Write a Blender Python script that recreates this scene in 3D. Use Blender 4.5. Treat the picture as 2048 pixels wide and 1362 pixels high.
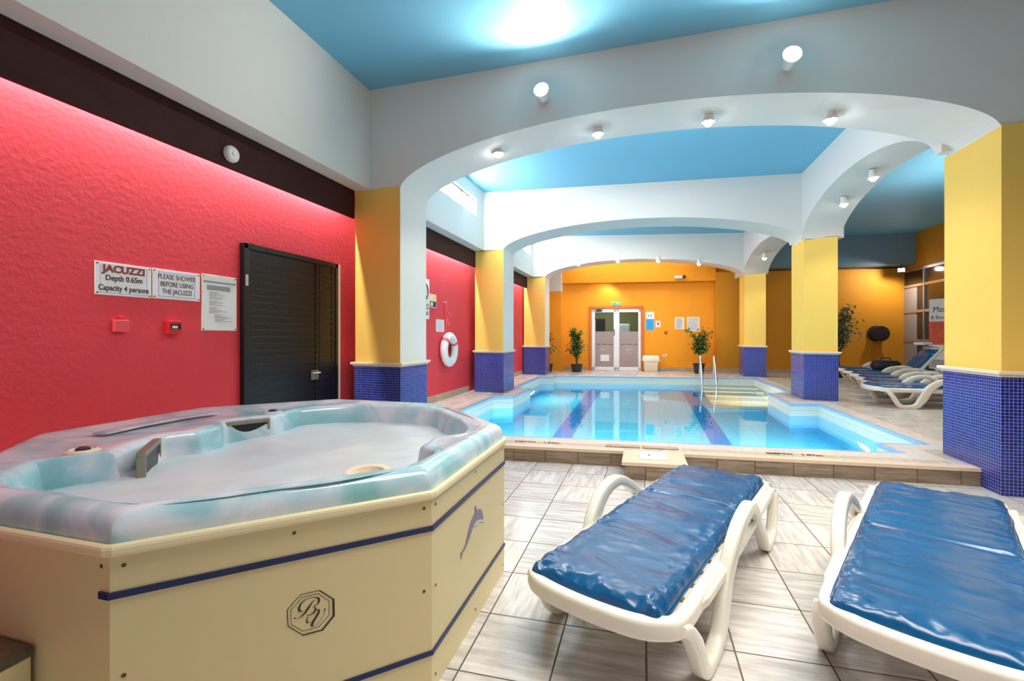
import bpy, bmesh, math, random
from mathutils import Vector, Matrix, noise, geometry
random.seed(7)
for o in list(bpy.data.objects): bpy.data.objects.remove(o)
C = bpy.context.scene.collection
S = bpy.context.scene
PI = math.pi
def srgb(r, g, b):
    f = lambda c: (c/255/12.92) if c/255 <= .04045 else ((c/255+.055)/1.055)**2.4
    return (f(r), f(g), f(b), 1)

# ------------------------------------------------------------ camera, world, exposure
cam = bpy.data.cameras.new('camera'); cam.sensor_width = 36; cam.lens = 920/2048*36
cam.shift_y = -10/2048; cam.clip_start = .05
co = bpy.data.objects.new('camera', cam); C.objects.link(co)
co.location = (0, 0, 1.305); co.rotation_euler = (PI/2, 0, math.atan(263/920))
S.camera = co
w = bpy.data.worlds.new('world'); S.world = w; w.use_nodes = True
w.node_tree.nodes['Background'].inputs[0].default_value = (.85, .93, 1, 1)
w.node_tree.nodes['Background'].inputs[1].default_value = 1.0
S.view_settings.view_transform = 'Standard'; S.view_settings.look = 'None'
S.view_settings.exposure = 0.0; S.view_settings.gamma = 1; S.view_settings.use_curve_mapping = False
S.cycles.caustics_reflective = False; S.cycles.caustics_refractive = True; S.cycles.sample_clamp_indirect = 6

def area(name, loc, target, sx, sy, power, col=(1, 1, 1), spread=PI):
    l = bpy.data.lights.new(name, 'AREA'); l.shape = 'RECTANGLE'; l.size = sx; l.size_y = sy
    l.energy = power; l.color = col; l.spread = spread
    o = bpy.data.objects.new(name, l); C.objects.link(o); o.location = loc
    o.rotation_euler = (Vector(target)-Vector(loc)).to_track_quat('-Z', 'Y').to_euler()
    return o
def spot(name, loc, target, power, angle=110, blend=.6, col=(1, .92, .82), r=.04):
    l = bpy.data.lights.new(name, 'SPOT'); l.energy = power; l.spot_size = math.radians(angle)
    l.spot_blend = blend; l.color = col; l.shadow_soft_size = r
    o = bpy.data.objects.new(name, l); C.objects.link(o); o.location = loc
    o.rotation_euler = (Vector(target)-Vector(loc)).to_track_quat('-Z', 'Y').to_euler()
    return o
WARM = (1, .93, .82); COOL = (.9, .96, 1)
ROOM = 1.0
# added fill lights under the ceiling of the near part of the room
area('near_fill_light', (.3, 1.6, 4.12), (.3, 2.2, 0), 1.6, 1.6, 72*ROOM, (1, .93, .82), math.radians(130))
area('near_fill_light', (2.2, 2.1, 4.12), (2.1, 2.2, 0), 1.8, 1.8, 62*ROOM, (1, .93, .82), math.radians(95))
# added soft fill just in front of the closed rear wall
area('rear_fill_light', (.5, -3.3, 1.9), (.5, 5, 1.6), 5.0, 2.0, 15*ROOM, (1, .97, .93))
# added fill strips hidden behind the arch beams, brightening the pool ceiling
for (x0, y0, p) in ((0, 5.55, 26), (0, 10.0, 30)):
    area('pool_ceiling_fill', (x0, y0+.12, 3.75), (x0, y0+2.0, 4.6), 4.2, .12, p*ROOM, (1, .97, .93))
# added fill lights without fixtures for the pool bays and the side aisle
area('pool_bay_fill', (-.2, 7.3, 4.14), (-.2, 7.3, 0), 2.6, 1.6, 48*ROOM, (1, .93, .84))
area('pool_bay_fill', (-.2, 11.9, 4.14), (-.2, 11.9, 0), 2.6, 1.6, 62*ROOM, (1, .93, .84))
area('aisle_ceiling_fill', (5.2, 9.0, 3.5), (5.2, 9.3, 4.6), 1.6, 3.0, 40*ROOM, (1, .98, .95))
area('aisle_fill', (5.3, 7.5, 4.14), (5.3, 7.5, 0), 1.2, 2.0, 60*ROOM, (1, .96, .9))
area('far_bay_fill', (0, 14.6, 3.9), (0, 15.6, 1.2), 4.5, .4, 45*ROOM, (1, .94, .86))
# LED strips hidden behind the dark timber along the red wall
for (y0, y1, p) in ((-3.3, 4.72, 165), (5.5, 8.78, 62), (9.65, 13.15, 60)):
    l = area('cove_led', (-3.387, (y0+y1)/2, 2.93), (-3.387, (y0+y1)/2, 0), .02, y1-y0, p, (1, .95, .94))
    l.rotation_euler = (0, 0, 0)
# underwater lamps: the near right-wall one is real, the rest added to brighten
for (x, y, tx, ty, p) in ((-2.62, 6.2, 3, 6.6, 55), (-2.62, 11, 3, 11.2, 60), (2.72, 6.9, -3, 7.2, 65), (2.74, 11.0, 1.6, 13.4, 90),
                       (-1.3, 5.3, -1.2, 12, 165), (1.0, 5.45, .4, 12, 135)):
    area('underwater_light', (x, y, -.45), (tx, ty, -1.1), .35, .35, p, (1, .93, .84))
# daylight through the clerestory windows
for (y0, y1, p) in ((6.7, 8.4, 80), (11.2, 12.9, 60)):
    area('clerestory_daylight', (-3.06, (y0+y1)/2, 3.79), (0, (y0+y1)/2+.6, 3.4), y1-y0, .28, p, (.97, .98, 1))

# ------------------------------------------------------------ materials
def nodes(m):
    m.use_nodes = True; nt = m.node_tree; return nt, nt.nodes, nt.links, nt.nodes['Principled BSDF']
def mat(name, col, rough=.5, metal=0, var=.06, scale=6, bump=0, bscale=60, coat=0, emit=None, estr=0, obj=False, spec=None):
    m = bpy.data.materials.new(name); nt, N, L, P = nodes(m)
    P.inputs['Roughness'].default_value = rough; P.inputs['Metallic'].default_value = metal
    if spec is not None: P.inputs['Specular IOR Level'].default_value = spec
    if coat: P.inputs['Coat Weight'].default_value = coat; P.inputs['Coat Roughness'].default_value = .1
    tc = N.new('ShaderNodeTexCoord') if obj else N.new('ShaderNodeNewGeometry')
    vec = tc.outputs['Object'] if obj else tc.outputs['Position']
    nz = N.new('ShaderNodeTexNoise'); nz.inputs['Scale'].default_value = scale; nz.inputs['Detail'].default_value = 4
    L.new(vec, nz.inputs['Vector'])
    mx = N.new('ShaderNodeMix'); mx.data_type = 'RGBA'
    mx.inputs[6].default_value = tuple(max(0, c*(1-var)) for c in col[:3])+(1,)
    mx.inputs[7].default_value = tuple(min(1, c*(1+var)) for c in col[:3])+(1,)
    L.new(nz.outputs['Fac'], mx.inputs[0]); L.new(mx.outputs[2], P.inputs['Base Color'])
    if bump:
        n2 = N.new('ShaderNodeTexNoise'); n2.inputs['Scale'].default_value = bscale; n2.inputs['Detail'].default_value = 3
        L.new(vec, n2.inputs['Vector'])
        b = N.new('ShaderNodeBump'); b.inputs['Strength'].default_value = bump; b.inputs['Distance'].default_value = .02
        L.new(n2.outputs['Fac'], b.inputs['Height']); L.new(b.outputs['Normal'], P.inputs['Normal'])
    if emit:
        P.inputs['Emission Color'].default_value = emit; P.inputs['Emission Strength'].default_value = estr
    return m
def math_(N, L, op, a, b=None):
    n = N.new('ShaderNodeMath'); n.operation = op
    for i, v in enumerate((a, b)):
        if v is None: continue
        if isinstance(v, (int, float)): n.inputs[i].default_value = v
        else: L.new(v, n.inputs[i])
    return n.outputs[0]
def mixc(N, L, f, a, b):
    n = N.new('ShaderNodeMix'); n.data_type = 'RGBA'
    for i, v in ((0, f), (6, a), (7, b)):
        if isinstance(v, (int, float, tuple)): n.inputs[i].default_value = v
        else: L.new(v, n.inputs[i])
    return n.outputs[2]
def grid_mask(N, L, u, v, su, sv, gap):
    """1 on the grout lines of a su x sv grid, plus per-tile integer coordinates"""
    out = None; ids = []
    for c, s in ((u, su), (v, sv)):
        d = math_(N, L, 'DIVIDE', c, s); fr = math_(N, L, 'FRACT', d); ids.append(math_(N, L, 'FLOOR', d))
        a = math_(N, L, 'ABSOLUTE', math_(N, L, 'SUBTRACT', fr, .5))
        g = math_(N, L, 'GREATER_THAN', a, .5-gap/s/2)
        out = g if out is None else math_(N, L, 'MAXIMUM', out, g)
    return out, ids
def tile_mat(name, kind='floor', c1=None, c2=None, grout=None, su=.352, sv=.385, gap=.006, ou=.0, ov=.0, rough=.25, skew=0, bump=.3, streak=True, facing=False):
    m = bpy.data.materials.new(name); nt, N, L, P = nodes(m)
    g = N.new('ShaderNodeNewGeometry'); sp = N.new('ShaderNodeSeparateXYZ'); L.new(g.outputs['Position'], sp.inputs[0])
    if facing:   # vertical faces: horizontal axis picked by the face normal
        sn = N.new('ShaderNodeSeparateXYZ'); L.new(g.outputs['True Normal'], sn.inputs[0])
        isx = math_(N, L, 'GREATER_THAN', math_(N, L, 'ABSOLUTE', sn.outputs[0]), .6)
        u = math_(N, L, 'ADD', math_(N, L, 'MULTIPLY', sp.outputs[1], isx), math_(N, L, 'MULTIPLY', sp.outputs[0], math_(N, L, 'SUBTRACT', 1, isx)))
        v = sp.outputs[2]
    else:
        u, v = sp.outputs[0], sp.outputs[1]
        if skew: v = math_(N, L, 'SUBTRACT', v, math_(N, L, 'MULTIPLY', sp.outputs[0], skew))
    u = math_(N, L, 'SUBTRACT', u, ou); v = math_(N, L, 'SUBTRACT', v, ov)
    mask, ids = grid_mask(N, L, u, v, su, sv, gap)
    cb = N.new('ShaderNodeCombineXYZ'); L.new(ids[0], cb.inputs[0]); L.new(ids[1], cb.inputs[1])
    wn = N.new('ShaderNodeTexWhiteNoise'); wn.noise_dimensions = '3D'; L.new(cb.outputs[0], wn.inputs['Vector'])
    rnd = wn.outputs['Value']
    if streak:
        # wood-look streaks whose direction changes from tile to tile
        pick = math_(N, L, 'GREATER_THAN', rnd, .5)
        outs = []
        for sx, sy in (((3.2, 3.2), (3.2, 3.2)) if facing else ((26, 3.2), (3.2, 26))):
            c = N.new('ShaderNodeCombineXYZ'); L.new(math_(N, L, 'MULTIPLY', sp.outputs[0], sx), c.inputs[0]); L.new(math_(N, L, 'MULTIPLY', sp.outputs[1], sy), c.inputs[1])
            L.new(math_(N, L, 'ADD', math_(N, L, 'MULTIPLY', rnd, 40), math_(N, L, 'MULTIPLY', sp.outputs[2], 30 if facing else 0)), c.inputs[2])
            z = N.new('ShaderNodeTexNoise'); z.inputs['Scale'].default_value = 1; z.inputs['Detail'].default_value = 6; z.inputs['Roughness'].default_value = .65; L.new(c.outputs[0], z.inputs['Vector']); outs.append(z.outputs['Fac'])
        f = math_(N, L, 'ADD', math_(N, L, 'MULTIPLY', outs[0], pick), math_(N, L, 'MULTIPLY', outs[1], math_(N, L, 'SUBTRACT', 1, pick)))
        mr = N.new('ShaderNodeMapRange'); mr.inputs[1].default_value = .34; mr.inputs[2].default_value = .66; L.new(f, mr.inputs[0]); f = mr.outputs[0]
        f = math_(N, L, 'ADD', math_(N, L, 'MULTIPLY', f, .75), math_(N, L, 'MULTIPLY', rnd, .25))
    else:
        f = rnd
    col = mixc(N, L, f, c1, c2); col = mixc(N, L, mask, col, grout)
    L.new(col, P.inputs['Base Color'])
    nz = N.new('ShaderNodeTexNoise'); nz.inputs['Scale'].default_value = 3; L.new(g.outputs['Position'], nz.inputs['Vector'])
    r = math_(N, L, 'ADD', math_(N, L, 'MULTIPLY', nz.outputs['Fac'], rough*.6), rough*.7)
    L.new(math_(N, L, 'MAXIMUM', r, math_(N, L, 'MULTIPLY', mask, .7)), P.inputs['Roughness'])
    b = N.new('ShaderNodeBump'); b.inputs['Strength'].default_value = bump; b.inputs['Distance'].default_value = .003
    L.new(math_(N, L, 'SUBTRACT', math_(N, L, 'MULTIPLY', f, .15), mask), b.inputs['Height']); L.new(b.outputs['Normal'], P.inputs['Normal'])
    return m

M = {}
M['red'] = mat('red_plaster', srgb(216, 66, 75), .6, var=.10, scale=1.3, bump=.16, bscale=26, spec=.2)
M['yellow'] = mat('yellow_plaster', srgb(247, 203, 100), .6, var=.03, scale=2, bump=.08, bscale=90, spec=.2)
M['orange'] = mat('orange_plaster', srgb(243, 156, 40), .6, var=.05, scale=1.2, bump=.08, bscale=60, spec=.2)
M['amber'] = mat('darkened_orange_plaster', srgb(206, 138, 36), .6, var=.05, scale=1.2, bump=.08, bscale=60, spec=.2)
M['white'] = mat('white_plaster', srgb(224, 222, 216), .6, var=.02, scale=1.5, bump=.06, bscale=50, spec=.2)
M['blue'] = mat('blue_ceiling_paint', srgb(116, 180, 208), .55, var=.03, scale=.8, bump=.05, bscale=30, spec=.3)
M['greyblue'] = mat('grey_blue_paint', srgb(120, 150, 165), .6, var=.04)
M['timber'] = mat('dark_timber', srgb(54, 28, 26), .7, var=.3, scale=9, bump=.12, bscale=30, spec=.15)
M['floor'] = tile_mat('wood_look_floor_tiles', c1=srgb(172, 165, 160), c2=srgb(230, 226, 225), grout=srgb(92, 80, 70), ou=-.693, ov=2.071, skew=.028, rough=.2, gap=.007)
M['deck'] = tile_mat('deck_tiles', c1=srgb(176, 164, 152), c2=srgb(226, 216, 206), grout=srgb(168, 156, 146), ou=-.18, ov=4.7, su=.33, sv=.33, skew=.077, rough=.28, gap=.004, bump=.15)
M['riser'] = tile_mat('step_riser_tiles', c1=srgb(108, 90, 72), c2=srgb(172, 152, 128), grout=srgb(70, 54, 44), ou=-.97, ov=-.02, su=.33, sv=.5, facing=True, rough=.4, gap=.006)
M['coping'] = tile_mat('pale_coping_tiles', c1=srgb(206, 198, 190), c2=srgb(232, 226, 220), grout=srgb(216, 196, 176), ou=-1.6, ov=5.1, su=.31, sv=.31, skew=.077, rough=.3, gap=.006, bump=.15)
M['peach'] = mat('peach_edge_tile', srgb(232, 206, 180), .35, var=.08, scale=12)
M['bluetrim'] = mat('blue_bullnose_tile', srgb(150, 190, 234), .2, var=.1, scale=14)
M['mosaic'] = tile_mat('blue_mosaic', c1=srgb(10, 16, 90), c2=srgb(26, 42, 150), grout=srgb(134, 148, 212), su=.0272, sv=.0272, gap=.0033, facing=True, rough=.16, streak=False, bump=.5)
M['intake'] = mat('tarnished_steel', srgb(150, 144, 124), .35, metal=.5)
M['cap'] = mat('cream_stone', srgb(232, 218, 196), .4, var=.05, scale=10)
M['base'] = tile_mat('grey_skirting_tiles', c1=srgb(168, 150, 132), c2=srgb(190, 172, 152), grout=srgb(140, 124, 108), su=.33, sv=.9, facing=True, streak=False, rough=.4)
M['whitep'] = mat('white_plastic', srgb(232, 228, 214), .28, var=.02, scale=5, obj=True, coat=.2)
M['signw'] = mat('white_sign_board', srgb(232, 230, 230), .3, var=.01)
M['ink'] = mat('dark_print', srgb(56, 44, 48), .5)
M['inkred'] = mat('maroon_print', srgb(130, 40, 28), .5)
M['inkgrey'] = mat('grey_print', srgb(140, 140, 134), .5)
M['inkblue'] = mat('blue_print', srgb(150, 160, 215), .5)
M['screw'] = mat('rusty_screw', srgb(112, 78, 36), .5, metal=.4)
M['black'] = mat('black_gloss_paint', srgb(13, 11, 14), .3, var=.4, scale=25, bump=.15, bscale=40)
M['blackp'] = mat('black_plastic', srgb(20, 20, 22), .35, obj=True)
M['chrome'] = mat('chrome', (.8, .8, .82, 1), .12, metal=1, var=.02)
M['steel'] = mat('brushed_aluminium', srgb(196, 192, 188), .35, metal=.7, var=.04)
M['wframe'] = mat('white_aluminium', srgb(232, 232, 236), .35)
M['redbox'] = mat('red_plastic', srgb(200, 34, 44), .35)
M['redpaint'] = mat('painted_over_box', srgb(226, 74, 84), .5)
M['oframe'] = mat('orange_wood_frame', srgb(206, 104, 34), .45, var=.08)
M['frost'] = mat('frosted_glass', srgb(158, 140, 138), .45, var=.03)
M['etch'] = mat('etched_marking', srgb(196, 184, 180), .5)
M['green'] = mat('green_sign', srgb(30, 150, 80), .4, emit=srgb(40, 190, 110), estr=.25)
M['poster'] = mat('blue_poster', srgb(50, 156, 220), .4, var=.25, scale=20)
M['cabinet'] = mat('cream_laminate', srgb(220, 204, 156), .35, var=.04, scale=1.5, spec=.4)
M['cabtrim'] = mat('cream_trim', srgb(236, 222, 180), .35, var=.05, scale=12)
M['stripe'] = mat('navy_stripe', srgb(8, 32, 84), .35)
M['emblem'] = mat('dark_brown_print', srgb(52, 24, 16), .45)
M['dolphin'] = mat('dolphin_blue_print', srgb(128, 124, 158), .45, var=.12, scale=30)
M['dolphinw'] = mat('dolphin_belly_print', srgb(206, 206, 206), .45)
M['steptile'] = mat('step_tile', srgb(188, 178, 150), .5, var=.05)
M['nosing'] = mat('ochre_nosing', srgb(196, 140, 70), .5)
M['vinyl'] = None
M['leaf'] = mat('green_leaf', srgb(84, 112, 46), .45, var=.5, scale=30)
M['leafd'] = mat('dusty_green_leaf', srgb(104, 112, 76), .5, var=.5, scale=30)
M['trunk'] = mat('brown_trunk', srgb(96, 66, 40), .7, var=.3, scale=40)
M['soil'] = mat('dark_soil', srgb(46, 34, 26), .9)
M['pot'] = mat('dark_pot', srgb(38, 34, 44), .35)
M['bulb'] = mat('lit_bulb', (1, 1, 1, 1), .3, emit=(1, .97, .92, 1), estr=60)
M['lampbody'] = mat('white_lamp_housing', srgb(225, 225, 225), .4)
M['pane'] = mat('lit_window_pane', (1, 1, 1, 1), .4, emit=(.97, .98, 1, 1), estr=5)
M['wframe2'] = mat('brown_window_frame', srgb(190, 160, 150), .4)
M['darkpane'] = mat('dark_glass', srgb(52, 46, 42), .15, var=.3, scale=3)
M['curtain'] = mat('grey_blind', srgb(158, 152, 150), .6, var=.05)
M['ribbon'] = mat('red_ribbon', srgb(236, 80, 90), .4)
M['granite'] = mat('granite', srgb(86, 78, 66), .3, var=.7, scale=45)
M['bag'] = mat('black_fabric', srgb(18, 16, 22), .6, obj=True)
M['towel'] = mat('white_towel', srgb(225, 225, 230), .85, bump=.4, bscale=120, obj=True)
M['bin'] = mat('cream_bin_plastic', srgb(238, 224, 200), .4, var=.04, obj=True)
M['hose'] = mat('dark_hose', srgb(44, 30, 34), .4, bump=.6, bscale=40)
M['lobby'] = mat('lobby_wall', srgb(170, 150, 100), .7)
M['banner_r'] = mat('red_flower_print', srgb(216, 92, 70), .4, var=.6, scale=9)
M['banner_g'] = mat('banner_grey_print', srgb(170, 170, 174), .4, var=.4, scale=30)

def shell_mat():
    m = bpy.data.materials.new('marbled_acrylic'); nt, N, L, P = nodes(m)
    g = N.new('ShaderNodeNewGeometry')
    n1 = N.new('ShaderNodeTexNoise'); n1.inputs['Scale'].default_value = 2.6; n1.inputs['Detail'].default_value = 5; n1.inputs['Distortion'].default_value = 1.6; L.new(g.outputs['Position'], n1.inputs['Vector'])
    r = N.new('ShaderNodeValToRGB'); L.new(n1.outputs['Fac'], r.inputs[0])
    e = r.color_ramp.elements; e[0].position = .32; e[0].color = srgb(140, 192, 198); e[1].position = .68; e[1].color = srgb(228, 230, 238)
    a = e.new(.45); a.color = srgb(166, 206, 218); a = e.new(.56); a.color = srgb(204, 220, 232)
    L.new(r.outputs[0], P.inputs['Base Color']); P.inputs['Roughness'].default_value = .16; P.inputs['Coat Weight'].default_value = .15
    return m
M['shell'] = shell_mat()
def foam_mat():
    m = bpy.data.materials.new('foamy_water'); nt, N, L, P = nodes(m)
    g = N.new('ShaderNodeNewGeometry')
    n1 = N.new('ShaderNodeTexNoise'); n1.inputs['Scale'].default_value = 2.2; n1.inputs['Detail'].default_value = 2; L.new(g.outputs['Position'], n1.inputs['Vector'])
    L.new(mixc(N, L, n1.outputs['Fac'], srgb(180, 200, 206), srgb(226, 230, 234)), P.inputs['Base Color'])
    P.inputs['Roughness'].default_value = .38; P.inputs['Subsurface Weight'].default_value = .0
    return m
M['foam'] = foam_mat()
def vinyl_mat():
    m = bpy.data.materials.new('blue_vinyl'); nt, N, L, P = nodes(m)
    t = N.new('ShaderNodeTexCoord')
    n1 = N.new('ShaderNodeTexNoise'); n1.inputs['Scale'].default_value = 3; L.new(t.outputs['Object'], n1.inputs['Vector'])
    L.new(mixc(N, L, n1.outputs['Fac'], srgb(0, 64, 108), srgb(0, 88, 142)), P.inputs['Base Color'])
    P.inputs['Roughness'].default_value = .24
    mp = N.new('ShaderNodeMapping'); mp.inputs['Scale'].default_value = (9, 3.5, 6); L.new(t.outputs['Object'], mp.inputs[0])
    n2 = N.new('ShaderNodeTexNoise'); n2.inputs['Scale'].default_value = 1; n2.inputs['Detail'].default_value = 3; n2.inputs['Distortion'].default_value = 1.2; L.new(mp.outputs[0], n2.inputs['Vector'])
    b = N.new('ShaderNodeBump'); b.inputs['Strength'].default_value = .3; b.inputs['Distance'].default_value = .012
    L.new(n2.outputs['Fac'], b.inputs['Height']); L.new(b.outputs['Normal'], P.inputs['Normal'])
    return m
M['vinyl'] = vinyl_mat()
def water_mat():
    m = bpy.data.materials.new('pool_water'); nt, N, L, P = nodes(m)
    P.inputs['Base Color'].default_value = (.6, .92, 1, 1); P.inputs['Roughness'].default_value = 0
    P.inputs['IOR'].default_value = 1.33; P.inputs['Transmission Weight'].default_value = 1
    g = N.new('ShaderNodeNewGeometry')
    n2 = N.new('ShaderNodeTexNoise'); n2.inputs['Scale'].default_value = 1.3; n2.inputs['Detail'].default_value = 1; L.new(g.outputs['Position'], n2.inputs['Vector'])
    b = N.new('ShaderNodeBump'); b.inputs['Strength'].default_value = .04; b.inputs['Distance'].default_value = .02
    L.new(n2.outputs['Fac'], b.inputs['Height']); L.new(b.outputs['Normal'], P.inputs['Normal'])
    return m
M['water'] = water_mat()
def pool_mat():
    m = bpy.data.materials.new('pool_tiles'); nt, N, L, P = nodes(m)
    g = N.new('ShaderNodeNewGeometry'); sp = N.new('ShaderNodeSeparateXYZ'); L.new(g.outputs['Position'], sp.inputs[0])
    mask, ids = grid_mask(N, L, sp.outputs[0], sp.outputs[1], .3, .3, .01)
    X = sp.outputs[0]
    def band(c, h): return math_(N, L, 'LESS_THAN', math_(N, L, 'ABSOLUTE', math_(N, L, 'SUBTRACT', X, c)), h)
    lane = math_(N, L, 'MAXIMUM', band(-1.29, .16), band(1.15, .15))
    col = mixc(N, L, lane, srgb(84, 196, 224), srgb(10, 128, 196))
    col = mixc(N, L, math_(N, L, 'MULTIPLY', mask, .5), col, srgb(40, 140, 200))
    L.new(col, P.inputs['Base Color']); P.inputs['Roughness'].default_value = .5
    return m
M['poolfloor'] = pool_mat()
def poolwall_mat():
    m = bpy.data.materials.new('pool_wall_tiles'); nt, N, L, P = nodes(m)
    g = N.new('ShaderNodeNewGeometry'); sp = N.new('ShaderNodeSeparateXYZ'); L.new(g.outputs['Position'], sp.inputs[0])
    band = math_(N, L, 'GREATER_THAN', sp.outputs[2], -.075)
    line = math_(N, L, 'LESS_THAN', math_(N, L, 'ABSOLUTE', math_(N, L, 'SUBTRACT', sp.outputs[2], .045)), .003)
    col = mixc(N, L, band, srgb(70, 166, 206), srgb(226, 228, 216)); col = mixc(N, L, line, col, srgb(180, 186, 180))
    L.new(col, P.inputs['Base Color']); P.inputs['Roughness'].default_value = .3
    return m
M['poolwall'] = poolwall_mat()

# ------------------------------------------------------------ mesh builder
class MB:
    def __init__(s): s.v = []; s.f = []; s.mi = []
    def add(s, vs, fs, mi=0):
        o = len(s.v); s.v += [Vector(v) for v in vs]
        for f in fs: s.f.append([i+o for i in f]); s.mi.append(mi)
        return s
    def box(s, x0, x1, y0, y1, z0, z1, mi=0):
        v = [(x, y, z) for z in (z0, z1) for x, y in ((x0, y0), (x1, y0), (x1, y1), (x0, y1))]
        return s.add(v, [(3, 2, 1, 0), (4, 5, 6, 7), (0, 1, 5, 4), (1, 2, 6, 5), (2, 3, 7, 6), (3, 0, 4, 7)], mi)
    def prism(s, poly, z0, z1, mi=0, side_mi=None):
        n = len(poly); a = sum(poly[i][0]*poly[(i+1) % n][1]-poly[(i+1) % n][0]*poly[i][1] for i in range(n))
        if a < 0: poly = poly[::-1]
        v = [(p[0], p[1], z0) for p in poly]+[(p[0], p[1], z1) for p in poly]
        s.add(v, [list(range(n))[::-1], list(range(n, 2*n))], mi)
        o = len(s.v)-2*n
        for i in range(n):
            j = (i+1) % n; s.f.append([o+i, o+j, o+n+j, o+n+i]); s.mi.append(mi if side_mi is None else side_mi[i] if a >= 0 else side_mi[i])
        return s
    def tube(s, pts, r, n=10, closed=False, cap=True, mi=0):
        pts = [Vector(p) for p in pts]; m = len(pts); rings = []; up = None
        for i, p in enumerate(pts):
            if closed: t = (pts[(i+1) % m]-pts[i-1])
            else: t = pts[min(i+1, m-1)]-pts[max(i-1, 0)]
            t = t.normalized() if t.length > 1e-9 else Vector((0, 0, 1))
            if up is None: up = t.orthogonal().normalized()
            up = (up-t*up.dot(t)); up = up.normalized() if up.length > 1e-6 else t.orthogonal().normalized()
            b = t.cross(up); rr = r[i] if isinstance(r, (list, tuple)) else r
            rings.append([p+up*math.cos(2*PI*k/n)*rr+b*math.sin(2*PI*k/n)*rr for k in range(n)])
        return s._rings(rings, closed, cap, mi)
    def _rings(s, rings, closed=False, cap=True, mi=0):
        o = len(s.v); n = len(rings[0]); m = len(rings)
        for r in rings: s.v += [Vector(p) for p in r]
        for i in range(m if closed else m-1):
            j = (i+1) % m
            for k in range(n):
                l = (k+1) % n; s.f.append([o+i*n+k, o+i*n+l, o+j*n+l, o+j*n+k]); s.mi.append(mi)
        if cap and not closed:
            s.f.append([o+k for k in range(n)][::-1]); s.mi.append(mi)
            s.f.append([o+(m-1)*n+k for k in range(n)]); s.mi.append(mi)
        return s
    def sweep(s, pts, a, b, side, closed=False, n=12, e=.45, mi=0):
        pts = [Vector(p) for p in pts]; side = Vector(side).normalized(); m = len(pts); rings = []
        for i, p in enumerate(pts):
            t = (pts[(i+1) % m]-pts[i-1]) if closed else (pts[min(i+1, m-1)]-pts[max(i-1, 0)])
            t.normalize(); nn = t.cross(side).normalized()
            aa = a[i] if isinstance(a, list) else a; bb = b[i] if isinstance(b, list) else b
            ring = []
            for k in range(n):
                c, d = math.cos(2*PI*(k+.5)/n), math.sin(2*PI*(k+.5)/n)
                c = math.copysign(abs(c)**e, c); d = math.copysign(abs(d)**e, d)
                ring.append(p+side*aa*c+nn*bb*d)
            rings.append(ring)
        return s._rings(rings, closed, True, mi)
    def lathe(s, prof, c=(0, 0, 0), n=24, axis='z', mi=0):
        rings = []
        for r, h in prof:
            ring = []
            for k in range(n):
                a = 2*PI*k/n
                if axis == 'z': ring.append((c[0]+r*math.cos(a), c[1]+r*math.sin(a), c[2]+h))
                elif axis == 'y': ring.append((c[0]+r*math.cos(a), c[1]+h, c[2]-r*math.sin(a)))
                else: ring.append((c[0]+h, c[1]+r*math.cos(a), c[2]+r*math.sin(a)))
            rings.append(ring)
        return s._rings(rings, False, True, mi)
    def grid(s, fn, nu, nv, mi=0, closed_u=False):
        o = len(s.v)
        for i in range(nu):
            for j in range(nv): s.v.append(Vector(fn(i, j)))
        for i in range(nu if closed_u else nu-1):
            i2 = (i+1) % nu
            for j in range(nv-1): s.f.append([o+i*nv+j, o+i2*nv+j, o+i2*nv+j+1, o+i*nv+j+1]); s.mi.append(mi)
        return s
    def flat(s, poly3, mi=0):
        return s.add(poly3, [list(range(len(poly3)))], mi)
    def xform(s, mtx):
        s.v = [mtx @ v for v in s.v]; return s
    def build(s, name, m, parent=None, smooth=False, bevel=0, local=False, seg=2, sub=0):
        me = bpy.data.meshes.new(name)
        vs = s.v
        if parent is not None and not local:
            inv = WM[parent.name].inverted(); vs = [inv @ v for v in vs]
        me.from_pydata([tuple(v) for v in vs], [], s.f)
        ms = m if isinstance(m, (list, tuple)) else [m]
        for x in ms: me.materials.append(x)
        for p, i in zip(me.polygons, s.mi): p.material_index = i; p.use_smooth = smooth
        bm = bmesh.new(); bm.from_mesh(me); bmesh.ops.remove_doubles(bm, verts=bm.verts, dist=1e-5)
        bmesh.ops.recalc_face_normals(bm, faces=bm.faces); bm.to_mesh(me); bm.free()
        if smooth:
            try: me.set_sharp_from_angle(angle=math.radians(50))
            except Exception: pass
        o = bpy.data.objects.new(name, me); C.objects.link(o)
        if parent is not None: o.parent = parent; WM[o.name] = WM[parent.name]
        else: WM[o.name] = Matrix.Identity(4)
        if bevel:
            b = o.modifiers.new('bevel', 'BEVEL'); b.width = bevel; b.segments = seg; b.limit_method = 'ANGLE'; b.angle_limit = math.radians(40)
        if sub: u = o.modifiers.new('sub', 'SUBSURF'); u.levels = sub; u.render_levels = sub
        return o
WM = {}
def tag(o, label=None, cat=None, group=None, kind=None):
    for k, v in (('label', label), ('category', cat), ('group', group), ('kind', kind)):
        if v: o[k] = v
    return o
def thing(name, label, cat, loc=(0, 0, 0), rz=0, group=None, kind=None):
    o = bpy.data.objects.new(name, None); C.objects.link(o); o.location = loc; o.rotation_euler = (0, 0, rz); o.empty_display_size = .1
    WM[o.name] = Matrix.Translation(loc) @ Matrix.Rotation(rz, 4, 'Z')
    return tag(o, label, cat, group, kind)
def copy_tree(o, parent=None):
    c = o.copy(); C.objects.link(c)
    if parent is not None: c.parent = parent
    for ch in o.children: copy_tree(ch, c)
    return c
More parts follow.
